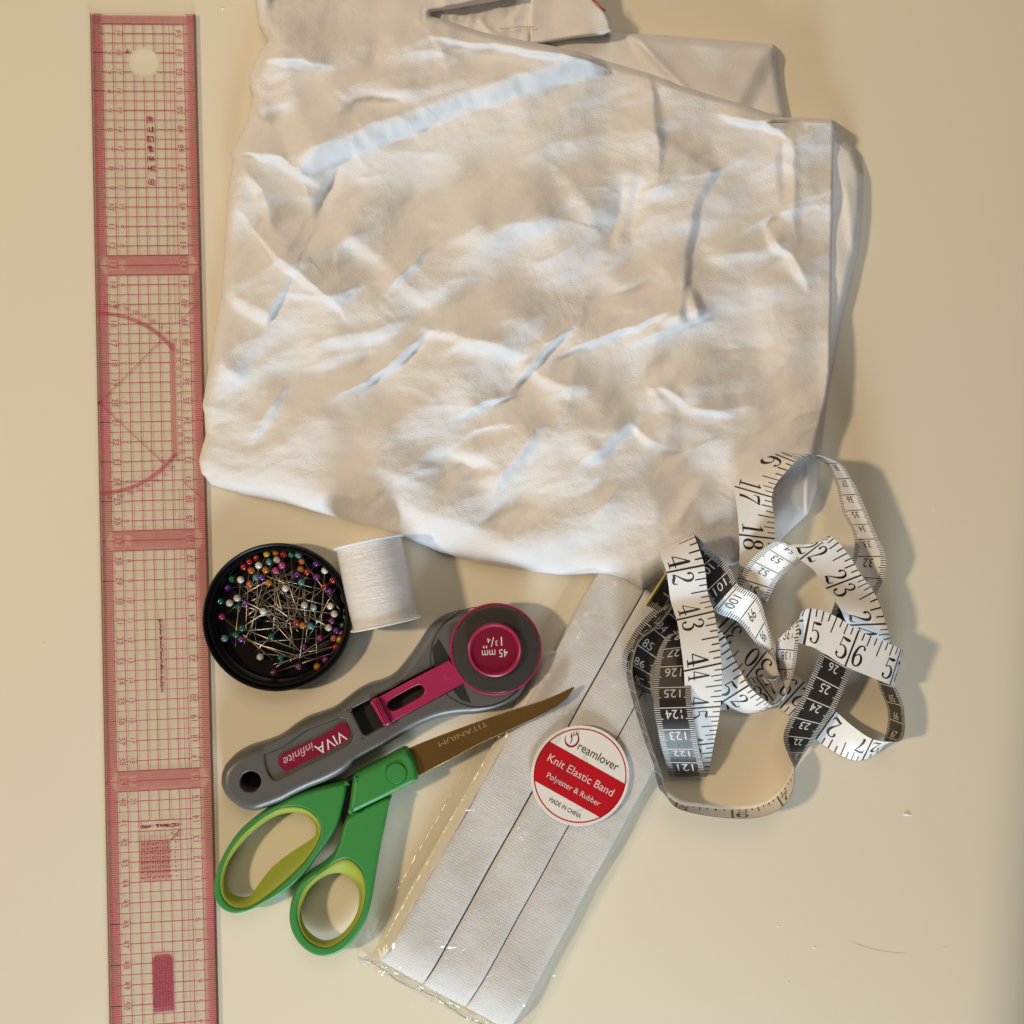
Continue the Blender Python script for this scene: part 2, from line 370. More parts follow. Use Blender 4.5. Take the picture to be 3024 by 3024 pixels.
# creases: (kind, points, height m, sigma on the right-hand side, sigma on the left-hand side)
# kind 's': ground on the left-hand side of the line is higher, falls over the given width, dies out over L
FE = [
 ('s', F_((546, 318), (640, 284), (740, 246), (850, 203), (980, 163), (1150, 119)), .0120, 40, 300),
 ('r', F_((780, 58), (850, 73), (930, 82), (1040, 98), (1160, 128)), .0062, 15, 95),
 ('r', F_((660, 180), (760, 168), (860, 150), (960, 126)), .0036, 36, 90),
 ('v', F_((652, 305), (622, 345), (600, 420)), -.0034, 16, 26),
 ('r', F_((430, 292), (480, 284), (530, 298), (570, 325), (612, 358)), .0075, 17, 90),
 ('r', F_((440, 296), (470, 330), (500, 372), (515, 450)), .0040, 16, 70),
 ('r', F_((428, 380), (460, 405), (490, 446), (540, 497), (610, 552), (640, 578), (668, 622)), .0062, 11, 100),
 ('s', F_((405, 545), (450, 575), (510, 606)), .0050, 24, 120),
 ('r', F_((720, 570), (748, 525), (772, 500), (820, 460)), .0034, 14, 60),
 ('r', F_((480, 118), (520, 108), (570, 112), (640, 128)), .0062, 15, 80),
 ('r', F_((466, 150), (482, 195), (518, 245)), .0042, 14, 70),
 ('r', F_((1222, 120), (1230, 200), (1238, 260), (1244, 350)), .0036, 90, 18),
 ('s', F_((1284, 625), (1296, 540), (1304, 450), (1318, 385), (1360, 310)), .0040, 16, 150),
 ('r', F_((1030, 682), (1090, 652), (1150, 630), (1215, 606), (1280, 576)), .0062, 9, 110),
 ('r', F_((1090, 598), (1048, 636), (1022, 664), (990, 702), (950, 752)), .0064, 95, 9),
 ('r', F_((1180, 656), (1260, 622), (1310, 598), (1356, 580)), .0052, 12, 80),
 ('r', F_((1292, 535), (1312, 572), (1322, 610)), .0048, 26, 12),
 ('r', F_((1218, 712), (1238, 748), (1240, 785)), .0032, 14, 40),
 ('r', F_((1230, 726), (1275, 745), (1310, 772)), .0036, 10, 60),
 ('r', F_((1185, 792), (1240, 838), (1300, 848)), .0044, 13, 70),
 ('r', F_((1275, 768), (1330, 772), (1400, 784)), .0032, 14, 60),
 ('r', F_((850, 796), (910, 760), (990, 740)), .0052, 11, 80),
 ('r', F_((605, 764), (680, 722), (735, 690), (780, 645), (826, 612)), .0056, 14, 100),
 ('r', F_((470, 842), (490, 796), (515, 760), (552, 712)), .0040, 20, 70),
 ('r', F_((780, 612), (850, 628), (900, 639), (960, 655), (1020, 673)), .0054, 30, 110),
 ('r', F_((560, 664), (650, 632), (710, 618), (800, 598)), .0052, 30, 110),
 ('r', F_((540, 700), (640, 672), (740, 645)), .0030, 28, 70),
 ('r', F_((915, 945), (965, 870), (1000, 822), (1055, 785)), .0058, 28, 90),
 ('r', F_((1075, 890), (1140, 838), (1215, 774)), .0052, 20, 80),
 ('r', F_((1350, 212), (1410, 226), (1448, 232), (1496, 266)), .0066, 15, 80),
 ('r', F_((1438, 412), (1470, 462), (1500, 486), (1530, 560)), .0058, 18, 80),
 ('r', F_((1490, 225), (1496, 330), (1498, 410), (1506, 480)), .0024, 60, 18),
 ('v', F_((1476, 250), (1480, 320), (1484, 400)), -.0026, 18, 24),
 ('r', F_((985, 684), (1060, 720), (1130, 726)), .0044, 34, 90),
 ('v', F_((780, 864), (860, 880), (950, 896)), -.0036, 30, 34),
 ('v', F_((1144, 480), (1166, 400), (1180, 320)), -.0036, 24, 44),
 ('v', F_((1188, 470), (1196, 400), (1214, 330)), -.0032, 20, 36),
 ('r', F_((800, 455), (900, 440), (980, 418), (1110, 408)), .0040, 34, 110),
 ('r', F_((600, 410), (690, 460), (760, 520), (840, 600)), .0032, 36, 90),
 ('r', F_((940, 308), (1040, 270), (1160, 248)), .0034, 40, 110),
 ('r', F_((1035, 295), (1110, 380), (1135, 460)), .0030, 40, 70),
 ('v', F_((540, 490), (590, 450), (660, 436)), -.0030, 44, 50),
 ('r', F_((1320, 486), (1420, 470), (1520, 448)), .0032, 30, 80),
 ('v', F_((1050, 566), (1180, 555), (1285, 540)), -.0040, 60, 60),
 ('v', F_((1310, 676), (1400, 660), (1490, 646)), -.0040, 64, 60),
 ('r', F_((1350, 880), (1300, 960), (1262, 1030)), .0032, 34, 50),
 ('v', F_((880, 990), (960, 972), (1050, 958)), -.0026, 30, 30),
 ('r', F_((430, 894), (620, 930), (800, 968), (1000, 1012)), .0018, 36, 70),
 ('s', F_((470, 26), (560, 52), (700, 60), (850, 42)), -.0050, 50, 240),
 ('v', F_((630, 224), (700, 196), (775, 200)), -.0040, 34, 34),
 ('v', F_((698, 140), (712, 95), (742, 62)), -.0032, 24, 34),
 ('r', F_((400, 640), (430, 690), (470, 720)), .0034, 30, 70),
 ('r', F_((640, 870), (740, 890), (850, 930)), .0024, 34, 80),
]
def h_main(X, Y, d):
    u = (X - 600) / 1860.
    H = .0125 + .0075 * sm(u * 1.5) + .003 * sm((420 - Y) / 380.) + .0015 * np.sin(X / 260. + Y / 340.)
    H = H - .0035 * sm((X - 2330) / 90.) * sm((Y - 340) / 60.) * .3
    H = H * (1 - .42 * sm((Y - 1330) / 330.) * sm((X - 1900) / 300.))
    up = np.zeros_like(H)
    Xw = X + 7 * vnoise(X, Y, 95, 95, .2, 61) + 3 * vnoise(X, Y, 34, 34, .2, 63); Yw = Y + 7 * vnoise(X, Y, 95, 95, .7, 62) + 3 * vnoise(X, Y, 34, 34, .5, 64)
    for kind, pts, amp, sr, sl in FE:
        if kind != 's': sr, sl = (max(sr, 12.5) if sr < 20 else sr), (max(sl, 12.5) if sl < 20 else sl)
        s, t = pl_dist(pts, Xw, Yw); tp = sm(t / .38) * sm((1 - t) / .38)
        if kind == 's':
            hi = sm(.5 - s / (2. * sr)); up += amp * hi * np.exp(-np.maximum(-s, 0) / sl) * sm(t / .1) * sm((1 - t) / .06)
        else:
            sg = np.where(s > 0, sr, sl) * (.55 + .45 * tp); q = np.abs(s) / sg; up += amp * np.where(sg > 40, np.exp(-q * 1.1) * (1 + .35 * q), np.exp(-q ** 2)) * tp
    H = H + up * 1.12
    rg = np.random.RandomState(77); small = np.zeros_like(H)
    for k in range(90):
        cx, cy = rg.uniform(640, 2440), rg.uniform(120, 1600)
        an = (-.55 if (cy > 650 or cx > 1500) else .45) + rg.normal(0, .32); ln = rg.uniform(110, 400); bend = rg.uniform(-.22, .22) * ln
        dx_, dy_ = math.cos(an), math.sin(an)
        pts = [(cx + dx_ * ln * t - dy_ * bend * (1 - (2 * t) ** 2), cy + dy_ * ln * t + dx_ * bend * (1 - (2 * t) ** 2)) for t in (-.5, -.25, 0, .25, .5)]
        amp, sr, sl = rg.uniform(.0007, .0021), rg.uniform(8, 20), rg.uniform(26, 70)
        m = (np.abs(X - cx) < ln * .6 + 170) & (np.abs(Y - cy) < ln * .6 + 170)
        sd, t = pl_dist(pts, X[m], Y[m]); tp = sm(t / .45) * sm((1 - t) / .45); q = np.abs(sd) / (np.where(sd > 0, sr, sl) * (.5 + .5 * tp))
        small[m] += amp * np.exp(-q * 1.2) * (1 + .6 * q) * tp
    H = H + small
    warp = 60 * vnoise(X, Y, 260, 260, .3, 5)
    H += .0062 * vnoise(X + warp, Y - warp, 360, 210, -.35, 1) + .0014 * vnoise(X - warp, Y + warp, 160, 92, -.42, 2)
    H += .00060 * vnoise(X, Y + warp, 84, 50, -.3, 3) + .00024 * vnoise(X + warp, Y, 42, 28, -.2, 6) + .00011 * vnoise(X, Y, 20, 13, -.3, 4)
    # rounded rims: fat roll along the lower edge, sharper on the right
    R = 42 + 95 * sm((Y - 1250) / 240.) * (1 - .6 * sm((X - 1780) / 200.))
    R = np.where(X > 2380, 9 + 36 * sm((Y - 1150) / 250.), R); R = np.where((Y < 360) & (X > 1250), 22, R)
    e = np.clip(d / R, 0, 1); return H * np.sqrt(np.maximum(1 - (1 - e) ** 2, 0)) ** .9 * .999
sheet('top_fold', MAIN, h_main, m_cotton, cloth, 4.6)

LOW = [(2380, 380), (2470, 385), (2525, 440), (2550, 512), (2548, 626), (2534, 740), (2507, 853), (2480, 967), (2462, 1080), (2440, 1180), (2380, 1180)]
def h_low(X, Y, d):
    H = .0118 + .0009 * vnoise(X, Y, 60, 170, 0, 21) + .0012 * np.exp(-((X - 2505 - (Y - 600) * .10) / 14.) ** 2) * sm((Y - 520) / 60.) * sm((760 - Y) / 60.)
    e = np.clip(d / 26., 0, 1); return H * np.sqrt(1 - (1 - e) ** 2)
sheet('under_fold', LOW, h_low, m_cotton, cloth, 5.)

BACK = [(1480, 60), (1690, 96), (1800, 90), (1870, 98), (2060, 112), (2286, 132), (2296, 150), (2302, 230), (2324, 352), (2250, 350), (1900, 260), (1500, 150)]
def h_back(X, Y, d):
    s, t = pl_dist([(1868, 96), (1930, 170), (2020, 262)], X, Y); H = .0105 + .0042 * sm(.5 - s / 60.) * sm((Y - 95) / 40.) + .0035 * np.exp(-(s / 16.) ** 2)
    s, t = pl_dist([(2294, 128), (2250, 215), (2200, 312)], X, Y); H -= .0038 * sm(.5 - s / 60.) * sm((X - 2120) / 80.)
    H += .0008 * vnoise(X, Y, 120, 60, .5, 31); H = H - .004 * sm((X - 1950) / 300.) * .6
    e = np.clip(d / 26., 0, 1); return H * np.sqrt(1 - (1 - e) ** 2)
sheet('back_fold', BACK, h_back, m_cotton, cloth, 5.)

FLAP = [(1570, -90), (1735, -90), (1748, -20), (1768, 10), (1790, 34), (1802, 62), (1806, 92), (1780, 104), (1700, 112), (1600, 128), (1560, 130), (1562, 60)]
def h_flap(X, Y, d):
    H = .017 + .001 * vnoise(X, Y, 90, 70, .2, 41) + .0035 * sm((X - 1620) / 120.)
    e = np.clip(d / 9., 0, 1); return .0125 + (H - .0125) * np.sqrt(1 - (1 - e) ** 2)
sheet('placket_flap', FLAP, h_flap, m_cotton, cloth, 4.)
SEAM = [(1230, 30), (1300, 10), (1400, -30), (1520, -90), (1600, -90), (1585, 0), (1572, 90), (1566, 150), (1440, 130), (1300, 90), (1230, 60)]
def h_seam(X, Y, d):
    s, t = pl_dist([(1420, 62), (1455, 98), (1520, 130)], X, Y); H = .0150 + .0016 * np.exp(-(s / 9.) ** 2)
    s, t = pl_dist([(1340, 72), (1470, 84), (1580, 78)], X, Y); H += .0012 * np.exp(-(s / 10.) ** 2) + .0024 * sm(s / 26.)
    H += .0009 * vnoise(X, Y, 26, 50, .3, 51)
    e = np.clip(d / 8., 0, 1); return .006 + (H - .006) * np.sqrt(1 - (1 - e) ** 2)
sheet('seam_panel', SEAM, h_seam, m_cotton, cloth, 4.)
m_stitch = pm('stitching', (.38, .29, .19), rough=.8); m_red = pm('red_thread', (.45, .03, .015), rough=.7)
V = []; Fc = []
for k in range(12):
    t = k / 12; x = 1475 + 105 * t; y = 84 - 6 * t + 1.5 * math.sin(t * 9)
    a = P(x, y, .0190); b = P(x + 6, y - .3, .0190); q = len(V)
    V += [a + Vector((0, .0002, 0)), a - Vector((0, .0002, 0)), b - Vector((0, .0002, 0)), b + Vector((0, .0002, 0)), (a + b) / 2 + Vector((0, 0, .0004))]
    Fc += [(q, q + 1, q + 4), (q + 1, q + 2, q + 4), (q + 2, q + 3, q + 4), (q + 3, q, q + 4)]
mk('stitch_line', V, Fc, m_stitch, cloth)

def tube(name, pts, r, mat, parent=None, n=8, taper=None, smooth=True, caps=True):
    p = [Vector(q) for q in pts]; V = []; F = []
    for i, q in enumerate(p):
        t = (p[min(i + 1, len(p) - 1)] - p[max(i - 1, 0)]).normalized(); a = t.orthogonal().normalized(); b = t.cross(a)
        rr = r * (taper[i] if taper else 1)
        for k in range(n): V.append(q + (a * math.cos(2 * math.pi * k / n) + b * math.sin(2 * math.pi * k / n)) * rr)
    for i in range(len(p) - 1):
        # match the ring starts so the tube does not twist
        off = min(range(n), key=lambda o: (V[i * n] - V[(i + 1) * n + o]).length)
        if off: V[(i + 1) * n:(i + 2) * n] = V[(i + 1) * n + off:(i + 2) * n] + V[(i + 1) * n:(i + 1) * n + off]
        for k in range(n): F.append((i * n + k, i * n + (k + 1) % n, (i + 1) * n + (k + 1) % n, (i + 1) * n + k))
    if caps: F += [tuple(range(n))[::-1], tuple(range((len(p) - 1) * n, len(p) * n))]
    return mk(name, V, F, mat, parent, smooth)
tube('thread_tail', [P(1740, -30, .0225), P(1752, 2, .0222), P(1766, 12, .0222), P(1776, 24, .0212), P(1788, 32, .0200)], .00045, m_red, cloth, 6)

# ================================================================== THE RULER
m_clear = clear('ruler_plastic', (.982, .976, .966), gloss=.03, rough=.15)
m_edge_shade = clear('ruler_edge_shade', (.62, .55, .53), gloss=.05, rough=.3)
m_print = pm('red_print', (.52, .05, .125), rough=.6); m_print2 = pm('dark_red_print', (.42, .012, .085), rough=.6)
m_hatch = clear('pink_hatch', (.97, .85, .84), gloss=.0, rough=.4, body=(.82, .38, .46), bodyfac=.14)
RZ = .0021
RO = P(267, 37, RZ); EU = (P(324, 2977, RZ) - RO) / 50.; EW = P(571, 44, RZ) - RO
EW = EW - EU * (EW.dot(EU) / EU.dot(EU))
UL = EU.length; WL = EW.length
ruler = thing('pattern_ruler', 'long clear plastic pattern ruler printed with a red grid, left of the cloth', 'ruler', (RO.x, RO.y, 0))
fr = Flat(RO + Vector((0, 0, .0008 - RZ)), EW, EU)
def RP(s, u): q = RO + EW * s + EU * u; return (q.x, q.y)
hole_c = P(422, 181, RZ); hc = (hole_c - RO); hs, hu = hc.dot(EW) / WL ** 2, hc.dot(EU) / UL ** 2; HR = .0073
rect = [RP(.004, .02), RP(.996, .02), RP(1, .06), RP(1, 55), RP(0, 55), RP(0, .06)]
solid('plate', [rect, circ(hole_c.x, hole_c.y, HR, 48)], .0003, RZ, .0002, m_clear, ruler, segs=1, rb=.0001, smooth=False)
# thin dark-tinted strips: the plate's edge shadow put into the colour
for nm, a, b in (('edge_shade', 1.0, 1.018), ('edge_shade', -.006, 0.)):
    solid(nm, [[RP(a, .02), RP(b, .02), RP(b, 55), RP(a, 55)]], .0003, RZ - .0001, .0001, m_edge_shade, ruler, segs=1, rb=.0001, smooth=False)
xs_l = [.101, .201, .30, .401, .497, .596, .692, .793, .895]
bands = (13, 27, 39)
def in_hole(s, u): return math.hypot((s - hs) * WL, (u - hu) * UL) < HR + .0006
def gaps_h(u, x0, x1):
    """pieces of a cross line at unit u after leaving room for print and the hole"""
    cut = []
    if 5.2 < u < 8.95: cut.append((.502, .592))
    if 31.0 < u < 34.8: cut.append((.515, .575))
    if 41.2 < u < 41.8 or 42.2 < u < 43.9: pass
    if 47.6 < u < 50.4: cut.append((.40, .595))
    dy = abs(u - hu) * UL
    if dy < HR + .0005:
        hw = math.sqrt((HR + .0005) ** 2 - dy ** 2) / WL; cut.append((hs - hw, hs + hw))
    r = math.hypot
    if 15.3 < u < 24.6: cut.append((.693, .79) if 16.8 < u < 22.9 else (0, 0))
    seg = [(x0, x1)]
    for a, b in cut:
        seg = [q for s in seg for q in ((s[0], min(s[1], a)), (max(s[0], b), s[1])) if q[1] - q[0] > .004]
    return seg
lw = .0115
for k in range(0, 110):
    u = k / 2.; major = k % 2 == 0
    if any(abs(u - b) < .45 for b in bands) and not (u in bands): continue
    if u == 0: continue
    wu = (.038 if major else .027)
    for a, b in gaps_h(u, .0 if major else .101, 1. if major else .995 if False else (1. if major else .90)):
        for c0, c1 in ((a, b),):
            # room for the numerals
            parts = [(c0, c1)]
            if major:
                for g0, g1 in ((.125, .19), (.225, .285) if u <= 40 else (0, 0), (.805, .88)):
                    parts = [q for s in parts for q in ((s[0], min(s[1], g0)), (max(s[0], g1), s[1])) if q[1] - q[0] > .003]
            for q0, q1 in parts: fr.quad(q0, u - wu / 2, q1, u + wu / 2)
for i, x in enumerate(xs_l + [.752]):
    thin = x == .752; wd = (.0036 if thin else .0058)
    segs = [(.5, 12.5), (13.5, 26.5), (27.5, 38.5), (39.5, 55)]
    if .39 < x < .70: segs = [(.5, 12.5), (13.5, 26.5), (27.5, 38.5), (39.5, 41.) if .30 < x < .68 else (39.5, 55), (44., 55)]
    if .45 < x < .55:
        segs = [(.5, 12.5), (13.5, 26.5), (27.5, 38.5), (39.5, 41.), (44, 47.5), (50.4, 55)]
    for a, b in segs:
        pieces = [(a, b)]
        if abs(x - hs) * WL < HR + .0005:
            hw = math.sqrt((HR + .0005) ** 2 - ((x - hs) * WL) ** 2) / UL
            pieces = [(a, hu - hw), (hu + hw, b)] if a < hu < b else pieces
        if thin: pieces = [q for s in pieces for q in ((s[0], min(s[1], 16.)), (max(s[0], 24.4), s[1])) if q[1] > q[0]]
        for p0, p1 in pieces: fr.quad(x - wd / 2, p0, x + wd / 2, p1)
fr.build('grid_print', m_print, ruler)
ft = Flat(RO + Vector((0, 0, .0008 - RZ)), EW, EU)
for k in range(0, 550):
    u = k / 10.
    if k % 10 == 0 and not any(abs(u - b) < .6 for b in bands): pass
    L = .098 if k % 5 == 0 else .088
    bd = min((abs(u - b), b) for b in bands)
    if bd[0] < .45: L *= .35 + bd[0] * 1.2
    ft.quad(.004, u - .019, L, u + .019); ft.quad(1 - L + .012, u - .019, .998, u + .019)
for b in (0,) + bands:
    lo, hi = (b - .5, b + .5) if b else (.06, .5)
    for j in range(86 if b == 0 else 80):
        x = (.012 if b == 0 else .105) + j * (.0115 if b == 0 else .01)
        if x > (.99 if b == 0 else .893): break
        if b and (.122 < x < .19 or .222 < x < .282 or .81 < x < .875):
            ft.quad(x - .0019, lo, x + .0019, lo + .22); ft.quad(x - .0019, hi - .22, x + .0019, hi); continue
        ft.quad(x - .0014, lo, x + .0014, hi)
    ft.quad(.101, hi - .02, .895, hi + .02)
    if b: ft.quad(.101, lo - .02, .895, lo + .02)
ft.build('tick_print', m_print, ruler)
# faint pink printed ground under the tick bands
fh = Flat(RO + Vector((0, 0, .0006 - RZ)), EW, EU)
fh.quad(.002, .04, .1, 55); fh.quad(.897, .04, .998, 55); fh.quad(.101, .04, .896, .5)
for b in bands: fh.quad(.101, b - .5, .896, b + .5)
fb = Flat(RO + Vector((0, 0, .0007 - RZ)), EW, EU); fb.add([(.398, 47.95), (.43, 47.6), (.565, 47.6), (.594, 47.9), (.594, 50.4), (.398, 50.4)], [(0, 1, 2, 3, 4, 5)]); fb.build('block_tint', clear('magenta_tint', (.9, .6, .68), gloss=0., rough=.4, body=(.50, .08, .20), bodyfac=.26), ruler)
fb = Flat(RO + Vector((0, 0, .0007 - RZ)), EW, EU); fb.quad(.30, 42.02, .595, 43.98); fb.build('chart_tint', m_hatch, ruler)
fh.quad(.698, 17., .742, 22.8)
fn = Flat(RO + Vector((0, 0, .0010 - RZ)), EW * (1 / WL), EU * (1 / UL))
def rtext(s, sx, u, cap, rot, width=None):
    V_, F2 = text_fit(s, cap, width); c, sn = math.cos(rot), math.sin(rot)
    # local axes: x across (right), y along (down the picture)
    fn.add([(sx * WL + vx * c + (vy - cap / 2) * sn, u * UL + vx * sn - (vy - cap / 2) * c) for vx, vy in V_], F2)
for n in range(1, 54):
    rtext(str(n), .157, n, .0028, math.pi / 2); rtext(str(55 - n), .842, n, .0028, -math.pi / 2)
    if n <= 40: rtext(str(abs(n - 20)), .254, n, .0022, math.pi / 2)
# protractor
rr = 4.55 * UL; pc = (0., 20. * UL)
aa = math.acos(min(1, .718 * WL / rr))
for sgn in (1, -1):
    for k in range(96):
        a = math.pi / 2 - (math.pi / 2 - aa) * k / 95.
        for r0, r1 in ((rr - .09 * UL, rr + .11 * UL),):
            x0, y0, x1, y1 = r0 * math.cos(a), r0 * math.sin(a), r1 * math.cos(a), r1 * math.sin(a)
            fn.line(x0, pc[1] + sgn * y0, x1, pc[1] + sgn * y1, .00017)
    pts = [((r_ * math.cos(a)), pc[1] + sgn * r_ * math.sin(a)) for a in np.linspace(math.pi / 2, aa, 30) for r_ in (rr - .09 * UL, rr + .11 * UL)]
    fh.add([(x / WL, y / UL) for x, y in pts], [(2 * k, 2 * k + 1, 2 * k + 3, 2 * k + 2) for k in range(29)])
    fn.line(0, pc[1], .90 * WL * .70, pc[1] + sgn * .90 * WL * .70, .00032); fn.line(.79 * WL, pc[1] + sgn * .79 * WL, .985 * WL, pc[1] + sgn * .985 * WL, .00032)
    for k in range(9):
        a = math.pi / 2 - (math.pi / 2 - aa) * (k + .9) / 9.4; r_ = rr + .34 * UL
        fn.add(*(lambda q: ([(r_ * math.cos(a) + x, pc[1] + sgn * r_ * math.sin(a) - y) for x, y in q[0]], q[1]))(text_fit(str(85 - 5 * k), .0017)))
for k in range(13):
    fn.add(*(lambda q: ([(.772 * WL - y + .0006, pc[1] + (k - 6) * .425 * UL + x * -1) for x, y in q[0]], q[1]))(text_fit(str(abs(30 - 5 * k)), .0017)))
y = 17.05
while y < 22.85:
    fn.line(.698 * WL, y * UL, .742 * WL, (y + (y - 20) * .02) * UL, .00022); y += .09
fn.ring(.006 * WL, pc[1], 0., .0009, 16)
fh.build('hatch_tint', m_hatch, ruler)
fn.build('numeral_print', m_print, ruler)
# stacked characters, small caption, chart and block: dense little pen strokes at the print's size
fg = Flat(RO + Vector((0, 0, .0010 - RZ)), EW * (1 / WL), EU * (1 / UL)); r2 = random.Random(3)
def glyph(cx, cy, s, dense=7, wd=.16):
    for _ in range(dense):
        if r2.random() < .5: y0 = cy + s * (r2.random() - .5); fg.line(cx - s * .5 * (.4 + .6 * r2.random()), y0, cx + s * .5 * (.4 + .6 * r2.random()), y0 + s * .05, s * wd)
        else: x0 = cx + s * (r2.random() - .5); fg.line(x0, cy - s * .5 * (.4 + .6 * r2.random()), x0 + s * .06, cy + s * .5 * (.4 + .6 * r2.random()), s * wd)
for u in (5.5, 6., 6.5, 7., 7.5): glyph(.545 * WL, u * UL, .0032)
cx, cy, s_ = .545 * WL, 8.02 * UL, .0034      # the open character like a leaning K
fg.line(cx - s_ * .35, cy - s_ * .35, cx - s_ * .3, cy + s_ * .3, s_ * .2); fg.line(cx + .1 * s_, cy - s_ * .4, cx + .1 * s_, cy + s_ * .35, s_ * .18)
fg.line(cx - s_ * .5, cy + s_ * .05, cx + s_ * .15, cy, s_ * .18); fg.line(cx + .1 * s_, cy, cx + s_ * .6, cy - s_ * .5, s_ * .16); fg.line(cx + .1 * s_, cy, cx + s_ * .6, cy + s_ * .5, s_ * .16)
fg.ring(.548 * WL, 8.73 * UL, .0011, .0016, 24); fg.ring(.548 * WL, 8.73 * UL, 0., .0006, 12)
u = 31.05
for wl in (9, 7, 6, 2, 6, 3, 6):
    for k in range(wl): glyph(.546 * WL, u * UL, .0011 if k else .0016, 4, .3); u += .085
    u += .055
for k in range(10):
    if k not in (3,): glyph((.325 + .037 * k) * WL, 41.27 * UL, .0018, 7, .18)
for j in range(8):
    for i in range(6): glyph((.325 + .05 * i) * WL, (42.13 + .235 * j) * UL, .0013, 4, .2)
    glyph(.642 * WL, (42.13 + .235 * j) * UL, .001, 3, .25)
for i in range(1, 6): fg.line((.30 + .05 * i) * WL, 41.5 * UL, (.30 + .05 * i) * WL, 44. * UL, .0002)
for u in (41.5, 42., 42.5, 43., 43.5): fg.line(.30 * WL, u * UL, .69 * WL, u * UL, .00025)
fg.line(.598 * WL, 42. * UL, .69 * WL, 41.5 * UL, .0005); glyph(.62 * WL, 41.65 * UL, .0015, 4); glyph(.665 * WL, 41.8 * UL, .0015, 4)
for j in range(22):
    for i in range(7): glyph((.412 + .0275 * i) * WL, (47.78 + .125 * j) * UL, .0010, 3, .22)
pass
for j in range(2): glyph((.34 - .01 * j) * WL, (1.9 + .1 * j) * UL, .002, 4, .12)
fg.build('caption_print', m_print2, ruler)

# ================================================================== DISH OF PINS
def C1(x, y): return (560 + x * .36232, 1550 + y * .36232)
m_black = pm('black_plastic', (.0035, .0033, .0035), rough=.35, spec=.22, rvar=.08, vscale=40)
dcx, dcy = C1(715, 752); DZ = .011; dc = P(dcx, dcy, DZ); DR = .0368
dish = thing('pin_dish', 'round black plastic dish full of pins, touching the thread spool', 'dish', (dc.x, dc.y, 0))
Mt = Matrix.Translation((dc.x, dc.y, 0))
lathe('dish_body', [(.0005, .0), (DR - .0016, .0), (DR - .0006, .0008), (DR - .0002, .006), (DR, DZ - .0010), (DR - .0003, DZ - .0002), (DR - .0008, DZ), (DR - .0013, DZ - .0003), (DR - .0017, DZ - .001), (DR - .0022, .004), (DR - .0036, .0024), (DR - .0052, .0018), (DR - .0060, .0026), (DR - .0068, .0018), (.0005, .0016)], m_black, dish, 96, Mt)
lathe('rim_bead', [(DR - .0036, DZ - .0026), (DR - .0024, DZ - .0024), (DR - .0022, DZ - .0034), (DR - .0036, DZ - .0030)], m_black, dish, 96, Mt, ring=True)
PC = dict(yellow=(.62, .42, .02), amber=(.55, .22, .015), red=(.42, .012, .014), green=(.01, .15, .075), teal=(.11, .30, .31), white=(.78, .76, .70), pearl=(.60, .53, .45), pink=(.62, .075, .24), purple=(.13, .02, .27), orange=(.62, .17, .03), magenta=(.30, .012, .11), violet=(.22, .03, .20), mint=(.35, .62, .52), coral=(.50, .11, .09))
PM = {k: pm('pearl_' + k, tuple(v * (.8 if k in ('white', 'pearl', 'mint') else .62) for v in c), rough=.18, spec=.6, coat=.4, var=.12, vscale=500) for k, c in PC.items()}
m_steel = pm('pin_steel', (.40, .35, .28), rough=.30, metal=1.)
heads = [(628, 237, 'yellow'), (703, 228, 'amber'), (765, 240, 'red'), (828, 240, 'green'), (886, 245, 'teal'), (487, 300, 'red'), (545, 268, 'red'), (440, 342, 'red'), (562, 330, 'white'), (647, 302, 'teal'), (710, 285, 'pearl'), (753, 330, 'pink'), (700, 372, 'pink'), (915, 297, 'orange'), (1033, 312, 'purple'), (1110, 362, 'white'), (502, 372, 'orange'), (620, 368, 'amber'), (905, 362, 'amber'), (957, 383, 'red'), (540, 428, 'teal'), (588, 427, 'purple'), (875, 403, 'purple'), (1033, 425, 'violet'), (1178, 443, 'red'), (347, 440, 'green'), (415, 447, 'white'), (490, 482, 'orange'), (645, 470, 'amber'), (910, 468, 'teal'), (1103, 500, 'red'), (313, 515, 'purple'), (780, 518, 'white'), (1140, 540, 'purple'), (387, 597, 'pearl'), (325, 637, 'pearl'), (393, 660, 'green'), (250, 622, 'green'), (460, 640, 'purple'), (935, 655, 'pearl'), (1008, 675, 'mint'), (1148, 663, 'white'), (600, 705, 'white'), (1178, 725, 'pearl'), (263, 748, 'magenta'), (1158, 783, 'violet'), (870, 795, 'red'), (922, 820, 'amber'), (985, 825, 'teal'), (1132, 838, 'pearl'), (1248, 820, 'green'), (425, 842, 'green'), (1195, 862, 'purple'), (375, 893, 'green'), (285, 925, 'teal'), (418, 930, 'violet'), (665, 912, 'green'), (1062, 920, 'magenta'), (1175, 925, 'coral'), (1232, 940, 'yellow'), (1248, 884, 'magenta'), (927, 995, 'violet'), (1200, 1000, 'red'), (575, 1077, 'pearl'), (745, 1085, 'green'), (1107, 1100, 'violet'), (888, 1155, 'violet'), (1040, 1157, 'amber'), (685, 1205, 'violet')]
tips = {(700, 372): (685, 920), (415, 447): (385, 835), (1110, 362): (1068, 880), (1040, 1157): (1018, 590), (927, 995): (1112, 655), (263, 748): (690, 1110), (285, 925): (860, 560), (753, 330): (905, 770), (562, 330): (530, 960), (647, 302): (790, 840), (575, 1077): (450, 590), (685, 1205): (1210, 1030), (345, 440): (800, 800), (780, 518): (855, 1055), (875, 403): (470, 740), (1178, 443): (770, 800), (745, 1085): (1230, 980), (935, 655): (600, 970), (1232, 940): (660, 1160), (1200, 1000): (640, 1150), (828, 240): (850, 800), (886, 245): (1280, 770), (1033, 312): (700, 760)}
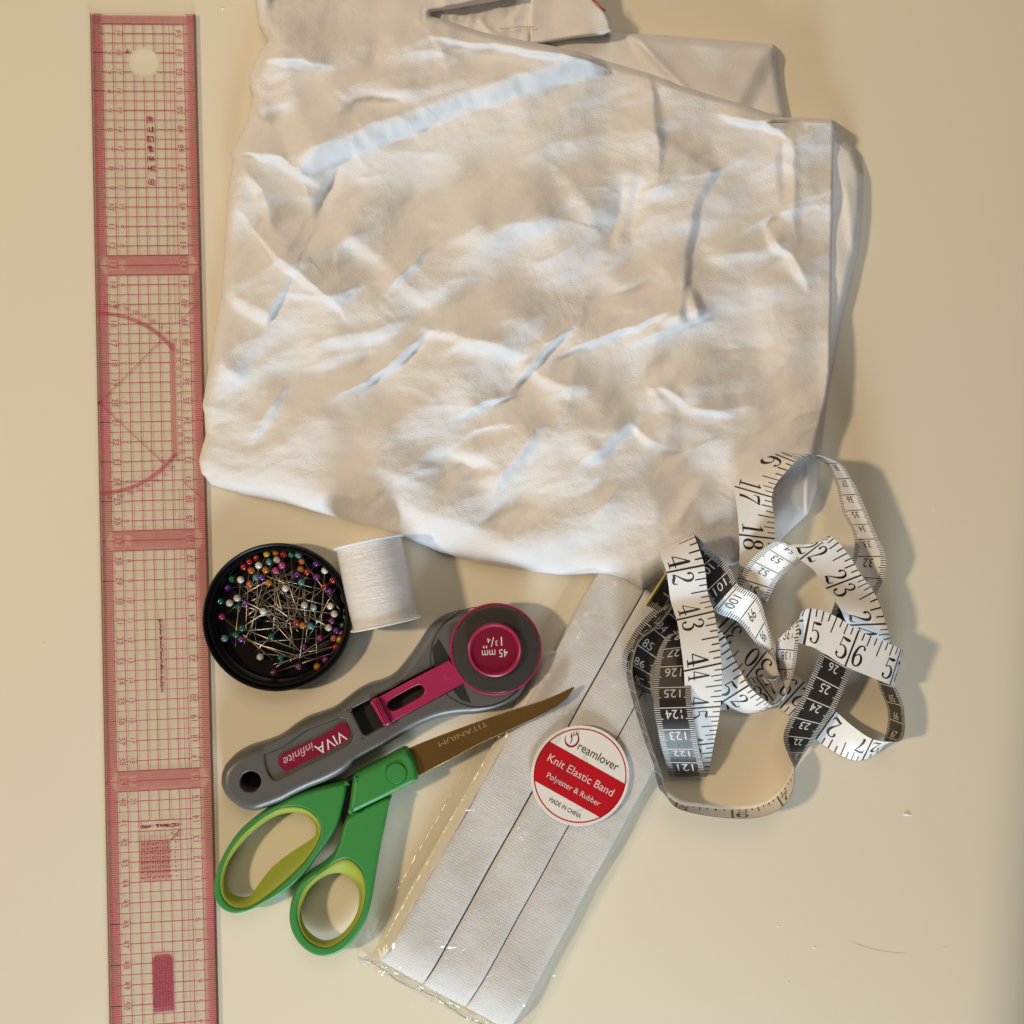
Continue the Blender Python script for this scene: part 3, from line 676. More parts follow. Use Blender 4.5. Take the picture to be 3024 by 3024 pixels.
HOUR = ['twelve', 'one', 'two', 'three', 'four', 'five', 'six', 'seven', 'eight', 'nine', 'ten', 'eleven']
WORD = dict(yellow='yellow', amber='amber', red='red', green='dark green', teal='pale teal', white='white', pearl='cream pearl', pink='bright pink', purple='blue purple', orange='orange', magenta='dark magenta', violet='violet', mint='mint', coral='coral')
lab = []
for x, y, c in heads:
    a = math.degrees(math.atan2(x - 715, 752 - y)) % 360; r = math.hypot(x - 715, y - 752) / 590
    lab.append((WORD[c], HOUR[int(round(a / 30)) % 12], 'by the rim' if r > .74 else 'midway' if r > .4 else 'near the middle'))
taken = {}
def sphere_mesh(r, seg=20, ring=12):
    V = [(0, 0, r)]; F = []
    for i in range(1, ring):
        p = math.pi * i / ring
        for k in range(seg): a = 2 * math.pi * k / seg; V.append((r * math.sin(p) * math.cos(a), r * math.sin(p) * math.sin(a), r * math.cos(p)))
    V.append((0, 0, -r)); e = len(V) - 1
    for k in range(seg): F.append((0, 1 + k, 1 + (k + 1) % seg)); F.append((e, e - seg + (k + 1) % seg, e - seg + k))
    for i in range(ring - 2):
        for k in range(seg): a = 1 + i * seg + k; b = 1 + i * seg + (k + 1) % seg; F.append((a, a + seg, b + seg, b))
    return V, F
sV, sF = sphere_mesh(.00178); head_me = {}
for k, m in PM.items():
    me = bpy.data.meshes.new('pearl_head'); me.from_pydata(sV, [], sF); me.shade_smooth(); me.materials.append(m); head_me[k] = me
order = sorted(range(len(heads)), key=lambda i: rnd.random())
top_set = {(700, 372), (753, 330), (415, 447), (1040, 1157), (562, 330), (780, 518), (600, 705), (1132, 838), (935, 655), (925, 995), (1110, 362), (875, 403), (910, 468), (628, 237), (387, 597), (325, 637), (1148, 663), (1178, 725)}
for i, (x, y, c) in enumerate(heads):
    zc = .0042 + .0030 * rnd.random() + (.0026 if (x, y) in top_set else 0)
    if math.hypot(x - 715, y - 752) > 480: zc = min(zc, .0062)
    hp = P(*C1(x, y), zc)
    dd = Vector((hp.x - dc.x, hp.y - dc.y)); lim = DR - .0046
    if dd.length > lim: dd = dd.normalized() * lim; hp.x, hp.y = dc.x + dd.x, dc.y + dd.y
    if (x, y) in tips: tx, ty = tips[(x, y)]
    else:
        a = math.atan2(752 - y, 715 - x) + rnd.uniform(-.85, .85); tx, ty = x + 560 * math.cos(a), y + 560 * math.sin(a)
    tz = .0030 + .0025 * rnd.random(); tp = P(*C1(tx, ty), tz)
    v = tp - hp; v.z = 0; v = v.normalized() * .0345; tp = Vector((hp.x + v.x, hp.y + v.y, tz))
    q = Vector((tp.x - dc.x, tp.y - dc.y)); lim = DR - .0036
    if q.length > lim:      # slide the point back inside the wall
        for t in np.linspace(1, .3, 40):
            tp2 = hp + (tp - hp) * t
            if math.hypot(tp2.x - dc.x, tp2.y - dc.y) < lim: tp = tp2; break
    word, hour, zone = lab[i]
    label = f'{word} headed pin {zone} in the dish at {hour} o\'clock'
    same = [j for j in range(len(heads)) if lab[j] == lab[i]]
    if len(same) > 1:
        # tell them apart along the direction they differ in most
        if max(heads[j][0] for j in same) - min(heads[j][0] for j in same) >= max(heads[j][1] for j in same) - min(heads[j][1] for j in same):
            od = sorted(same, key=lambda j: heads[j][0]); wd = ('left', 'middle', 'right')
        else: od = sorted(same, key=lambda j: heads[j][1]); wd = ('upper', 'middle', 'lower')
        kx = od.index(i); wsel = wd[0] if kx == 0 else wd[2] if kx == len(od) - 1 else wd[1]
        label += f', {wsel} one there'
    pin = thing('pin', label, 'pin', tuple(hp), 'pearl-headed pins in the black dish')
    h = bpy.data.objects.new('head', head_me[c]); COL.objects.link(h); h.parent = pin
    d = (tp - hp).normalized()
    tube('shaft', [hp + d * .0012, hp + (tp - hp) * .85, tp], .00027, m_steel, pin, 6, (1, 1, .25))

# ================================================================== THREAD SPOOL
m_flange = pm('spool_plastic', (.80, .80, .80), rough=.4, spec=.5)
def m_thread_make():
    m = pm('white_thread', (.80, .81, .84), rough=.26, spec=.5, sheen=.2)
    nt = m.node_tree; b = nt.nodes['Principled BSDF']
    tc = nt.nodes.new('ShaderNodeTexCoord'); mp = nt.nodes.new('ShaderNodeMapping'); mp.inputs['Scale'].default_value = (40, 40, 2600)
    n = nt.nodes.new('ShaderNodeTexNoise'); n.inputs['Scale'].default_value = 1.; n.inputs['Detail'].default_value = 3
    nt.links.new(tc.outputs['Object'], mp.inputs[0]); nt.links.new(mp.outputs[0], n.inputs['Vector'])
    bp = nt.nodes.new('ShaderNodeBump'); bp.inputs['Strength'].default_value = .7; bp.inputs['Distance'].default_value = .0004
    nt.links.new(n.outputs['Fac'], bp.inputs['Height']); nt.links.new(bp.outputs['Normal'], b.inputs['Normal'])
    return m
SR = .0177
a = P(1087, 1597, SR); b = P(1140, 1845, SR + .0006); ax = (b - a); SLn = ax.length; axn = ax.normalized()
xx = axn.cross(Vector((0, 0, 1))).normalized(); yy = axn.cross(xx).normalized()
SM = Matrix(((xx.x, yy.x, axn.x, a.x), (xx.y, yy.y, axn.y, a.y), (xx.z, yy.z, axn.z, a.z), (0, 0, 0, 1)))
spool = thing('thread_spool', 'spool of glossy white sewing thread lying between dish and cloth', 'thread spool', (a.x, a.y, 0))
def lathe_local(name, prof, mat, n=72):
    o = lathe(name, prof, mat, None, n); o.parent = spool
    o.matrix_parent_inverse = Matrix.Identity(4); o.matrix_local = Matrix.Translation(-Vector(spool.location)) @ SM; return o
for z0, s in ((0, 1), (SLn, -1)):
    pr = [(.004, z0), (SR - .0006, z0), (SR, z0 + s * .0003), (SR - .0001, z0 + s * .0009), (SR - .0010, z0 + s * .0013), (.012, z0 + s * .0016)]
    lathe_local('flange', pr if s > 0 else pr[::-1], m_flange)
pr = [(.0120, .0014)]; nz = 150; rt = random.Random(5)
for k in range(nz + 1):
    t = k / nz; z = .0014 + (SLn - .0028) * t
    pr.append((.0160 + .0003 * math.sin(t * math.pi) + .00011 * (k % 2) + .00005 * rt.random(), z))
pr.append((.0120, SLn - .0014))
lathe_local('thread_winding', pr, m_thread_make())

# ================================================================== ROTARY CUTTER
def K(x, y): return (620 + x * .56936, 1750 + y * .56936)
def KW(pts, z): return [tuple(P(*K(*p), z))[:2] for p in pts]
m_grey = pm('grey_rubber', (.105, .103, .098), rough=.38, spec=.5, var=.05, vscale=80, bump=.1, bscale=2500, bdist=.0001)
m_dark = pm('dark_openings', (.010, .009, .009), rough=.6)  # near-black for slot and hole floors, and for shade painted in gaps
m_mag = pm('magenta_plastic', (.36, .018, .085), rough=.38, spec=.5, var=.06, vscale=300)
m_magl = pm('magenta_label', (.20, .0035, .03), rough=.4, spec=.4)
m_wprint = pm('white_print', (.72, .66, .62), rough=.6); m_pprint = pm('pale_pink_print', (.62, .38, .42), rough=.6)
cut = thing('rotary_cutter', 'grey rotary fabric cutter with magenta blade guard hub and slider', 'rotary cutter', tuple(P(*K(700, 800))))
HB = [(58, 965), (72, 905), (125, 845), (200, 803), (300, 772), (372, 738), (440, 688), (505, 650), (580, 624), (645, 598), (705, 553), (765, 508), (832, 474), (905, 452), (962, 418), (1022, 348), (1080, 268), (1130, 192), (1180, 142), (1245, 108), (1330, 92), (1440, 110), (1560, 170), (1640, 280), (1655, 420), (1620, 520), (1550, 580), (1470, 612), (1380, 630), (1290, 635), (1195, 652), (1095, 690), (1000, 742), (905, 800), (835, 838), (765, 878), (700, 930), (610, 978), (525, 1012), (440, 1052), (380, 1084), (300, 1114), (235, 1132), (165, 1120), (98, 1070), (64, 1015)]
CZ = .0145
hb = cr(KW(HB, .010), 5); ho = P(*K(210, 982), CZ)
axd = Vector(P(*K(1100, 480), CZ) - P(*K(250, 960), CZ)).normalized(); axp = Vector((-axd.y, axd.x, 0)); og = P(*K(250, 960), CZ)
def CW(pts): # rectangle-like outlines given in photo points
    return KW(pts, CZ)
slot = cr(CW([(737, 606), (748, 597), (1218, 352), (1246, 350), (1262, 362), (1308, 452), (1306, 470), (1292, 482), (822, 738), (806, 744), (795, 738), (737, 625)]), 3)
label_pit = cr(CW([(300, 800), (420, 745), (560, 690), (650, 655), (690, 652), (722, 668), (742, 715), (744, 752), (722, 785), (640, 830), (520, 890), (400, 950), (345, 975), (318, 962), (296, 925), (282, 860), (284, 825)]), 4)
w1 = KW([(1152, 296), (1187, 243), (1247, 345), (1166, 386)], CZ); w2 = KW([(1257, 502), (1312, 474), (1352, 571), (1300, 556)], CZ)
solid('handle_body', [hb, circ(ho.x, ho.y, .0051, 40), slot, label_pit], .0006, CZ, .0062, m_grey, cut, segs=7, rins=.0048, rb=.001, hb=.0007)
# floors of the openings
solid('slot_floor', [cr(CW([(725, 606), (1225, 340), (1325, 470), (800, 760)]), 3)], .002, .0085, .0005, m_dark, cut, segs=1)
solid('label_bed', [cr(CW([(276, 805), (420, 735), (660, 640), (740, 660), (756, 750), (640, 842), (400, 962), (330, 985), (280, 930)]), 4)], .002, CZ - .0012, .0005, m_grey, cut, segs=1)
lathe('hanging_hole_floor', [(.0005, .001), (.0058, .001), (.0058, .0015), (.0005, .0015)], m_dark, cut, 32, Matrix.Translation((ho.x, ho.y, .0)))
pill_c = [(352, 868), (372, 842), (440, 808), (560, 752), (640, 706), (676, 678), (704, 678), (726, 712), (726, 745), (706, 772), (600, 832), (480, 892), (412, 926), (384, 926), (358, 900)]
solid('name_plate', [cr(CW(pill_c), 5)], CZ - .002, CZ - .0007, .0003, m_magl, cut, segs=2)
# wording upside down on the plate
ang = math.atan2(axd.y, axd.x) + math.pi
exd = Vector((math.cos(ang), math.sin(ang), 0)); eyd = Vector((-math.sin(ang), math.cos(ang), 0))
vz = CZ - .00062
def c2(x, y): return P(*K(x, y), vz)
fv = Flat(c2(626, 778), exd, eyd)
fv.text('VIVA', 0, -.0024, .0050, .0160); fv.build('wording', m_wprint, cut)
fi = Flat(c2(456, 838), exd, eyd)
Vt, Ft = text_fit('infinite', .0036, .0160)
fi.add([(x + y * .35 - .0007, (y - .0016) * 1.12) for x, y in Vt], Ft)
pass
fi.build('script_wording', m_pprint, cut)
# slider with thumb rest
sl = CW([(868, 548), (888, 535), (1240, 348), (1320, 468), (942, 672), (915, 682), (900, 670), (866, 570)])
ov = cr(CW([(921, 580), (935, 556), (1000, 518), (1070, 482), (1095, 480), (1112, 498), (1110, 522), (1085, 545), (1010, 588), (960, 612), (936, 610), (922, 598)]), 4)
solid('slider', [sl, ov], .0095, CZ + .0012, .0005, m_mag, cut, segs=2)
solid('thumb_rest', [cr(KW([(834, 566), (848, 552), (868, 548), (880, 556), (940, 668), (940, 680), (926, 690), (906, 692), (896, 684), (836, 578)], CZ + .003), 4)], CZ - .003, CZ + .0034, .0016, m_mag, cut, segs=4)
for k in range(3):
    q = [(846 + 10 * k, 568 - 5 * k), (851 + 10 * k, 565 - 5 * k), (912 + 10 * k, 682 - 5 * k), (907 + 10 * k, 685 - 5 * k)]
    solid('thumb_rib', [KW(q, CZ + .004)], CZ + .002, CZ + .0040, .0003, m_mag, cut, segs=2)
fc = Flat(P(*K(1222, 440), CZ + .00125), Vector((-axp.x, -axp.y, 0)), Vector((axd.x, axd.y, 0)))
m_emb = pm('embossed_magenta', (.44, .05, .12), rough=.5)
fc.ring(0, .001, .0011, .0014, 16, -2.6, .5); fc.strokes([(-.0012, -.0016, .0003), (0, -.0006, .0003), (.0013, -.0012, .0003)]); fc.build('embossed_mark', m_emb, cut)
# head: dish, blade, guard, hub
gc = P(*K(1404, 335), CZ); gr = (P(*K(1404 + 258, 335), CZ) - gc).length
lathe('head_groove_shade', [(gr - .0002, CZ - .0010), (gr + .0002, CZ - .0010), (gr + .0002, CZ + .00015), (gr - .0002, CZ + .00015)], m_dark, cut, 96, Matrix.Translation((gc.x, gc.y, 0)), ring=True)  # raised dark ring, painting the shade of the recess line
hc1 = P(*K(1420, 335), .012)
for wl in (w1, w2): solid('head_window_shade', [wl], CZ - .001, CZ + .0003, .0001, m_dark, cut, segs=1)  # dark plates laid on top, painting the shade inside the cut-outs
bc = P(*K(1483, 293), .0165); BR = (P(*K(1483 + 237, 293), .0165) - bc).length
m_steelb = pm('blade_steel', (.17, .155, .14), rough=.45, metal=.6, var=.05, vscale=30)
lathe('blade', [(.0005, .0150), (BR - .0016, .0150), (BR - .0010, .0152), (BR - .0016, .0155), (.0005, .0155)], m_steelb, cut, 96, Matrix.Translation((bc.x, bc.y, 0)))
lathe('guard_rim', [(BR - .0013, .0125), (BR - .0001, .0125), (BR, .0165), (BR - .0004, .0170), (BR - .0010, .0170), (BR - .0013, .0166)], m_mag, cut, 96, Matrix.Translation((bc.x, bc.y, 0)), ring=True)
m_guard = clear('smoky_guard', (.62, .60, .58), gloss=.05, rough=.12, body=(.16, .15, .14), bodyfac=.25)
lathe('clear_guard', [(.0005, .0172), (BR - .0026, .0172), (BR - .0014, .0169), (BR - .0012, .0176), (BR - .0017, .0182), (BR - .0026, .0183), (.0005, .0183)], m_guard, cut, 96, Matrix.Translation((bc.x, bc.y, 0)))
hcn = P(*K(1478, 298), .0215); HRd = (P(*K(1478 + 140, 298), .0215) - hcn).length
HM = Matrix.Translation((hcn.x, hcn.y, 0))
lathe('hub', [(.0005, .0178), (HRd, .0178), (HRd, .0208), (HRd - .0003, .0215), (HRd - .0008, .0218), (HRd - .0013, .0216), (HRd - .0018, .0206), (HRd - .0021, .0202), (.0005, .0202)], m_mag, cut, 80, HM)
lathe('hub_face', [(.0005, .0200), (HRd - .0022, .0200), (HRd - .0022, .02035), (.0005, .02035)], m_magl, cut, 64, HM)
fa = Flat((hcn.x, hcn.y, .02042), Vector((-1, -.04, 0)).normalized(), Vector((.04, -1, 0)).normalized())
fa.text('45 mm', 0, -.0001, .0038, .0128)
fa.text('1', -.0035, -.0062, .0043); fa.text('3', -.0011, -.0045, .0025); fa.text('/', .0010, -.0062, .0046); fa.text('4', .0027, -.0060, .0025); fa.text('”', .0047, -.0052, .0042)
fa.build('size_wording', m_wprint, cut)

# ================================================================== SCISSORS
def SS(x, y): return (620 + x * .31056, 2300 + y * .31056)
def SW(pts, z): return [tuple(P(*SS(*p), z))[:2] for p in pts]
m_green = pm('green_plastic', (.040, .255, .052), rough=.45, spec=.45, var=.05, vscale=60, bump=.08, bscale=3000, bdist=.0001)
m_lime = pm('lime_soft_grip', (.31, .37, .045), rough=.6, spec=.3, var=.06, vscale=80)
m_bronze = pm('titanium_bronze', (.30, .165, .045), rough=.38, metal=.85, var=.1, vscale=25, rvar=.05)
sc = thing('scissors', 'green handled scissors with bronze blade lying against the rotary cutter', 'scissors', tuple(P(1010, 2480)))
def kz(s): return s
LB = [(1312, 12), (1180, 40), (1000, 85), (830, 140), (700, 200), (560, 280), (400, 390), (260, 520), (150, 680), (80, 840), (47, 980), (52, 1090), (100, 1190), (190, 1250), (290, 1260), (420, 1220), (600, 1130), (780, 1010), (930, 860), (1040, 700), (1150, 548), (1226, 400), (1268, 250), (1316, 34)]
LY = [(760, 265), (880, 275), (980, 330), (1045, 430), (1050, 530), (1010, 640), (900, 800), (740, 960), (560, 1110), (400, 1210), (300, 1235), (200, 1215), (120, 1130), (95, 1000), (110, 880), (160, 740), (250, 600), (400, 440), (560, 320), (660, 280)]
LH = [(780, 320), (880, 330), (960, 380), (1005, 450), (1000, 530), (940, 590), (800, 680), (650, 790), (540, 900), (430, 1050), (380, 1110), (300, 1120), (200, 1080), (150, 980), (160, 850), (220, 720), (350, 560), (500, 430), (640, 350)]
RB = [(1330, 330), (1500, 240), (1715, 150), (1700, 260), (1670, 430), (1640, 560), (1610, 730), (1580, 900), (1550, 1090), (1505, 1280), (1430, 1430), (1330, 1560), (1210, 1640), (1080, 1665), (960, 1632), (850, 1540), (782, 1420), (760, 1290), (780, 1150), (840, 1000), (930, 900), (1080, 800), (1180, 700), (1238, 560), (1268, 440)]
RY = [(1300, 760), (1400, 820), (1460, 920), (1478, 1060), (1460, 1220), (1400, 1370), (1290, 1510), (1150, 1600), (1040, 1600), (930, 1540), (860, 1430), (830, 1300), (840, 1180), (890, 1050), (980, 950), (1100, 860), (1200, 790)]
RH = [(1250, 898), (1330, 940), (1400, 1020), (1420, 1130), (1400, 1260), (1330, 1390), (1230, 1490), (1110, 1535), (1000, 1500), (910, 1410), (870, 1290), (890, 1160), (950, 1040), (1050, 950), (1150, 905)]
LZ, RZ2 = .0125, .0135
def liner(name, outer, inner, ztop, zin, zbot, parent, mat):
    a_ = cr(outer, 6); b_ = cr(inner, 6); n = 160
    def resample(l, n, phase):
        p = np.array(l + [l[0]]); s = np.concatenate([[0], np.cumsum(np.linalg.norm(np.diff(p, axis=0), axis=1))]); q = np.linspace(0, s[-1], n, endpoint=False)
        return np.stack([np.interp(q, s, p[:, k]) for k in range(2)], 1)
    A = resample(a_, n, 0); B = resample(b_, n, 0)
    if (area2(A) > 0) != (area2(B) > 0): B = B[::-1]
    j = min(range(n), key=lambda o: float(np.sum(np.linalg.norm(A - np.roll(B, -o, 0), axis=1)))); B = np.roll(B, -j, 0)
    V = []
    rings = [(0., ztop - .0012, 1.), (0., ztop - .0003, 0), (.12, ztop, 0), (.55, ztop * .8 + zin * .2, 0), (.9, zin + .001, 0), (1., zin, 0), (1.0, zbot + .001, 0), (.96, zbot, 0), (.0, zbot, 0)]
    for t, z, _ in rings:
        for k in range(n):
            q = A[k] * (1 - t) + B[k] * t; p = P(*SS(*q), z); V.append((p.x, p.y, z))
    F = []
    for i in range(len(rings) - 1):
        for k in range(n): F.append((i * n + k, i * n + (k + 1) % n, (i + 1) * n + (k + 1) % n, (i + 1) * n + k))
    o = mk(name, V, F, mat, parent, True)
    bm = bmesh.new(); bm.from_mesh(o.data); bmesh.ops.recalc_face_normals(bm, faces=bm.faces); bm.to_mesh(o.data); bm.free(); o.data.shade_smooth()
    return o
hl = solid('handle', [cr(SW(LB, LZ * .6), 5), cr(SW(LY, LZ), 5)], .0012, LZ, .0042, m_green, sc, segs=6, rins=.0016, rb=.0012, hb=.0010)
liner('soft_grip', LY, LH, LZ - .0006, LZ - .0075, .0025, hl, m_lime)
hr = solid('handle', [cr(SW(RB, RZ2 * .6), 5), cr(SW(RY, RZ2), 5)], .0030, RZ2, .0042, m_green, sc, segs=6, rins=.0018, rb=.0012, hb=.0010)
liner('soft_grip', RY, RH, RZ2 - .0006, RZ2 - .0070, .0045, hr, m_lime)
PB = [(752, 946), (800, 921), (900, 869), (985, 824), (1008, 815), (1030, 822), (1058, 862), (1074, 915), (1080, 960), (1072, 980), (1030, 1004), (940, 1050), (820, 1108), (735, 1150), (718, 1154), (716, 1142), (724, 1090), (742, 960)]
solid('pivot_boss', [cr(KW(PB, .0165), 4)], .006, .0172, .0036, m_green, sc, segs=6, rins=.0026, rb=.0005)
solid('pivot_gap_shade', [KW([(700, 975), (760, 940), (740, 1080), (712, 1190), (690, 1200), (676, 1150)], .009)], .004, .0085, .0005, m_dark, sc, segs=1)  # near-black filler under the gap, painting its deep shade
scw = P(*K(966, 938), .0175)
m_groove_shade = pm('groove_shade', (.004, .03, .006), rough=.7)  # handle green darkened: shade of the groove put into the colour
lathe('pivot_ring', [(.0050, .0168), (.0053, .01735), (.0056, .0168)], m_groove_shade, sc, 48, Matrix.Translation((scw.x, scw.y, 0)), ring=True)
lathe('pivot_cap', [(.0004, .0168), (.0050, .0168), (.0050, .01765), (.0047, .0180), (.0004, .0181)], m_green, sc, 48, Matrix.Translation((scw.x, scw.y, 0)))
BL = [(1005, 822), (1100, 780), (1200, 740), (1350, 684), (1500, 632), (1620, 592), (1720, 560), (1810, 522), (1870, 492), (1884, 486), (1886, 492), (1850, 545), (1800, 588), (1700, 642), (1600, 690), (1500, 736), (1400, 782), (1250, 864), (1085, 952), (1060, 930)]
p0 = P(*K(1040, 890), .012); p1 = P(*K(1884, 488), .012); bl = (p1 - p0).length; bd = (p1 - p0) / bl
dzb = lambda x, y: .0030 * max(0, min(1, ((x - p0.x) * bd.x + (y - p0.y) * bd.y) / bl))
blade = solid('blade', [KW(BL, .0125)], .0105, .0120, .0003, m_bronze, sc, segs=2, rb=.0002, dz=dzb)
BL2 = [(1005, 860), (1200, 775), (1500, 655), (1800, 545), (1876, 498), (1840, 552), (1600, 680), (1300, 822), (1085, 935)]
solid('blade', [KW(BL2, .0115)], .0088, .0102, .0003, m_bronze, sc, segs=1, rb=.0002, dz=dzb)
m_etch = pm('etched_print', (.40, .25, .10), rough=.6, metal=.4)
e0 = P(*K(1185, 808), .0135); e1 = P(*K(1436, 698), .0145); ed = (e1 - e0); el = ed.length; ed.normalize()
ang = math.atan2(ed.y, ed.x) + math.pi
mid = P(*K(1312, 735), .0142)
fe = Flat((mid.x, mid.y, 0), (math.cos(ang), math.sin(ang), 0), (-math.sin(ang), math.cos(ang), 0))
fe.text('TITANIUM', 0, -.0011, .0024, el)
for v in fe.V: v.z = .01206 + dzb(v.x, v.y)
fe.build('etched_word', m_etch, blade)

# ================================================================== ELASTIC PACK
PZ = .0095
pO = P(1137, 2824, PZ); pT = P(1757, 1716, PZ); EYp = (pT - pO).normalized(); EXp = Vector((EYp.y, -EYp.x, 0)); PLn = (pT - pO).length + .004
pack = thing('elastic_pack', 'clear bag of flat white elastic band with round red and white sticker', 'elastic pack', (pO.x, pO.y, 0))
def m_el_make():
    m = pm('white_elastic', (.80, .785, .765), rough=.75, spec=.3, sheen=.15)
    nt = m.node_tree; b = nt.nodes['Principled BSDF']; uv = nt.nodes.new('ShaderNodeUVMap')
    wv = nt.nodes.new('ShaderNodeTexWave'); wv.wave_type = 'BANDS'; wv.bands_direction = 'X'; wv.inputs['Scale'].default_value = 2.8; wv.inputs['Distortion'].default_value = .4; wv.inputs['Detail'].default_value = 1
    wv2 = nt.nodes.new('ShaderNodeTexWave'); wv2.wave_type = 'BANDS'; wv2.bands_direction = 'Y'; wv2.inputs['Scale'].default_value = 2.2; wv2.inputs['Distortion'].default_value = .8
    ns = nt.nodes.new('ShaderNodeTexNoise'); ns.inputs['Scale'].default_value = 1.1; ns.inputs['Detail'].default_value = 3
    for n in (wv, wv2, ns): nt.links.new(uv.outputs[0], n.inputs['Vector'])
    mul = nt.nodes.new('ShaderNodeMath'); mul.operation = 'MULTIPLY'
    nt.links.new(wv.outputs['Fac'], mul.inputs[0]); nt.links.new(wv2.outputs['Fac'], mul.inputs[1])
    mx = nt.nodes.new('ShaderNodeMix'); mx.data_type = 'RGBA'; mx.inputs[6].default_value = (.66, .655, .65, 1); mx.inputs[7].default_value = (.78, .775, .77, 1)
    nt.links.new(mul.outputs[0], mx.inputs[0]); nt.links.new(mx.outputs[2], b.inputs['Base Color'])
    bp = nt.nodes.new('ShaderNodeBump'); bp.inputs['Strength'].default_value = .3; bp.inputs['Distance'].default_value = .0003
    nt.links.new(mul.outputs[0], bp.inputs['Height'])
    b2 = nt.nodes.new('ShaderNodeBump'); b2.inputs['Strength'].default_value = .45; b2.inputs['Distance'].default_value = .0012
    nt.links.new(ns.outputs['Fac'], b2.inputs['Height']); nt.links.new(bp.outputs['Normal'], b2.inputs['Normal']); nt.links.new(b2.outputs['Normal'], b.inputs['Normal'])
    return m
m_el = m_el_make()
SWD = .0248
def pk(x, y, z): q = Vector((pO.x, pO.y, 0)) + EXp * x + EYp * y; return Vector((q.x, q.y, z))
def wav(x, y): return .0007 * math.sin(y * 55 + x * 60) * math.sin(x * 45 + 1) + .0004 * math.sin(y * 140 + x * 90)
for k in range(3):
    x0, x1 = k * SWD + .0003, (k + 1) * SWD - .0007; nx, ny = 16, 110; V = []; F = []; UVs = []
    prof = []
    for j in range(ny + 1):      # along: rounded fold at either end
        t = j / ny
        if t < .12: a_ = math.pi * (t / .12 - .0) / 2; yy_, zz = .0042 - .0042 * math.sin(a_) * 1.0, None
        prof.append(t)
    ys = []
    for a_ in np.linspace(-math.pi / 2, math.pi / 2, 14): ys.append((-.0055 * math.cos(a_), .5 + .5 * math.sin(a_)))
    body = [(y_, 1.) for y_ in np.linspace(.004, PLn - .004, 80)]
    end = [(PLn + .0055 * math.cos(a_), .5 + .5 * math.sin(a_)) for a_ in np.linspace(math.pi / 2, -math.pi / 2, 14)]
    line = ys + body + end
    th = PZ - .001 * (k == 2) ; zb = .0009
    for (yy_, hh) in line:
        for i in range(nx + 1):
            s_ = i / nx; x = x0 + (x1 - x0) * s_; ed_ = min(s_, 1 - s_) * (x1 - x0)
            crown = .0007 * (1 - math.exp(-ed_ / .0012)) - .0007
            end_t = min(1, max(0, (yy_ + .0055) / .02)); sk = .35 + .65 * math.sin(end_t * math.pi / 2)   # thinner towards the folded lower end
            z = zb + (th - zb) * hh * (sk if yy_ < .02 else 1) + (crown + wav(x, yy_)) * hh
            V.append(pk(x, yy_, z)); UVs.append((x * 100, yy_ * 100))
    nl = len(line)
    for j in range(nl - 1):
        for i in range(nx): q = j * (nx + 1) + i; F.append((q, q + 1, q + nx + 2, q + nx + 1))
    # close the long sides
    for side in (0, nx):
        F.append(tuple(j * (nx + 1) + side for j in (range(nl) if side else range(nl - 1, -1, -1))))
    o = mk('elastic_strip', V, F, m_el, pack, True)
    ul = o.data.uv_layers.new(name='UVMap')
    for lp in o.data.loops: ul.data[lp.index].uv = UVs[lp.vertex_index]
    try: o.data.set_sharp_from_angle(angle=math.radians(50))
    except Exception: pass
# a lower fold of the band peeping out along the left side
m_elb = pm('cream_elastic_edge', (.78, .74, .65), rough=.8)
V = []; F = []
for j in range(60):
    y_ = -.004 + (PLn * .80) * j / 59; wd = .0052 - .0018 * (j / 59)
    for i in range(7):
        s_ = i / 6; V.append(pk(.0002 - wd * s_, y_, (PZ - .0012) * math.cos(s_ * 1.35) * (.55 if y_ < 0 else 1) + .0008 + .0003 * math.sin(j * .7)))
for j in range(59):
    for i in range(6): q = j * 7 + i; F.append((q + 1, q, q + 7, q + 8))
mk('elastic_edge', V, F, m_elb, pack, True)
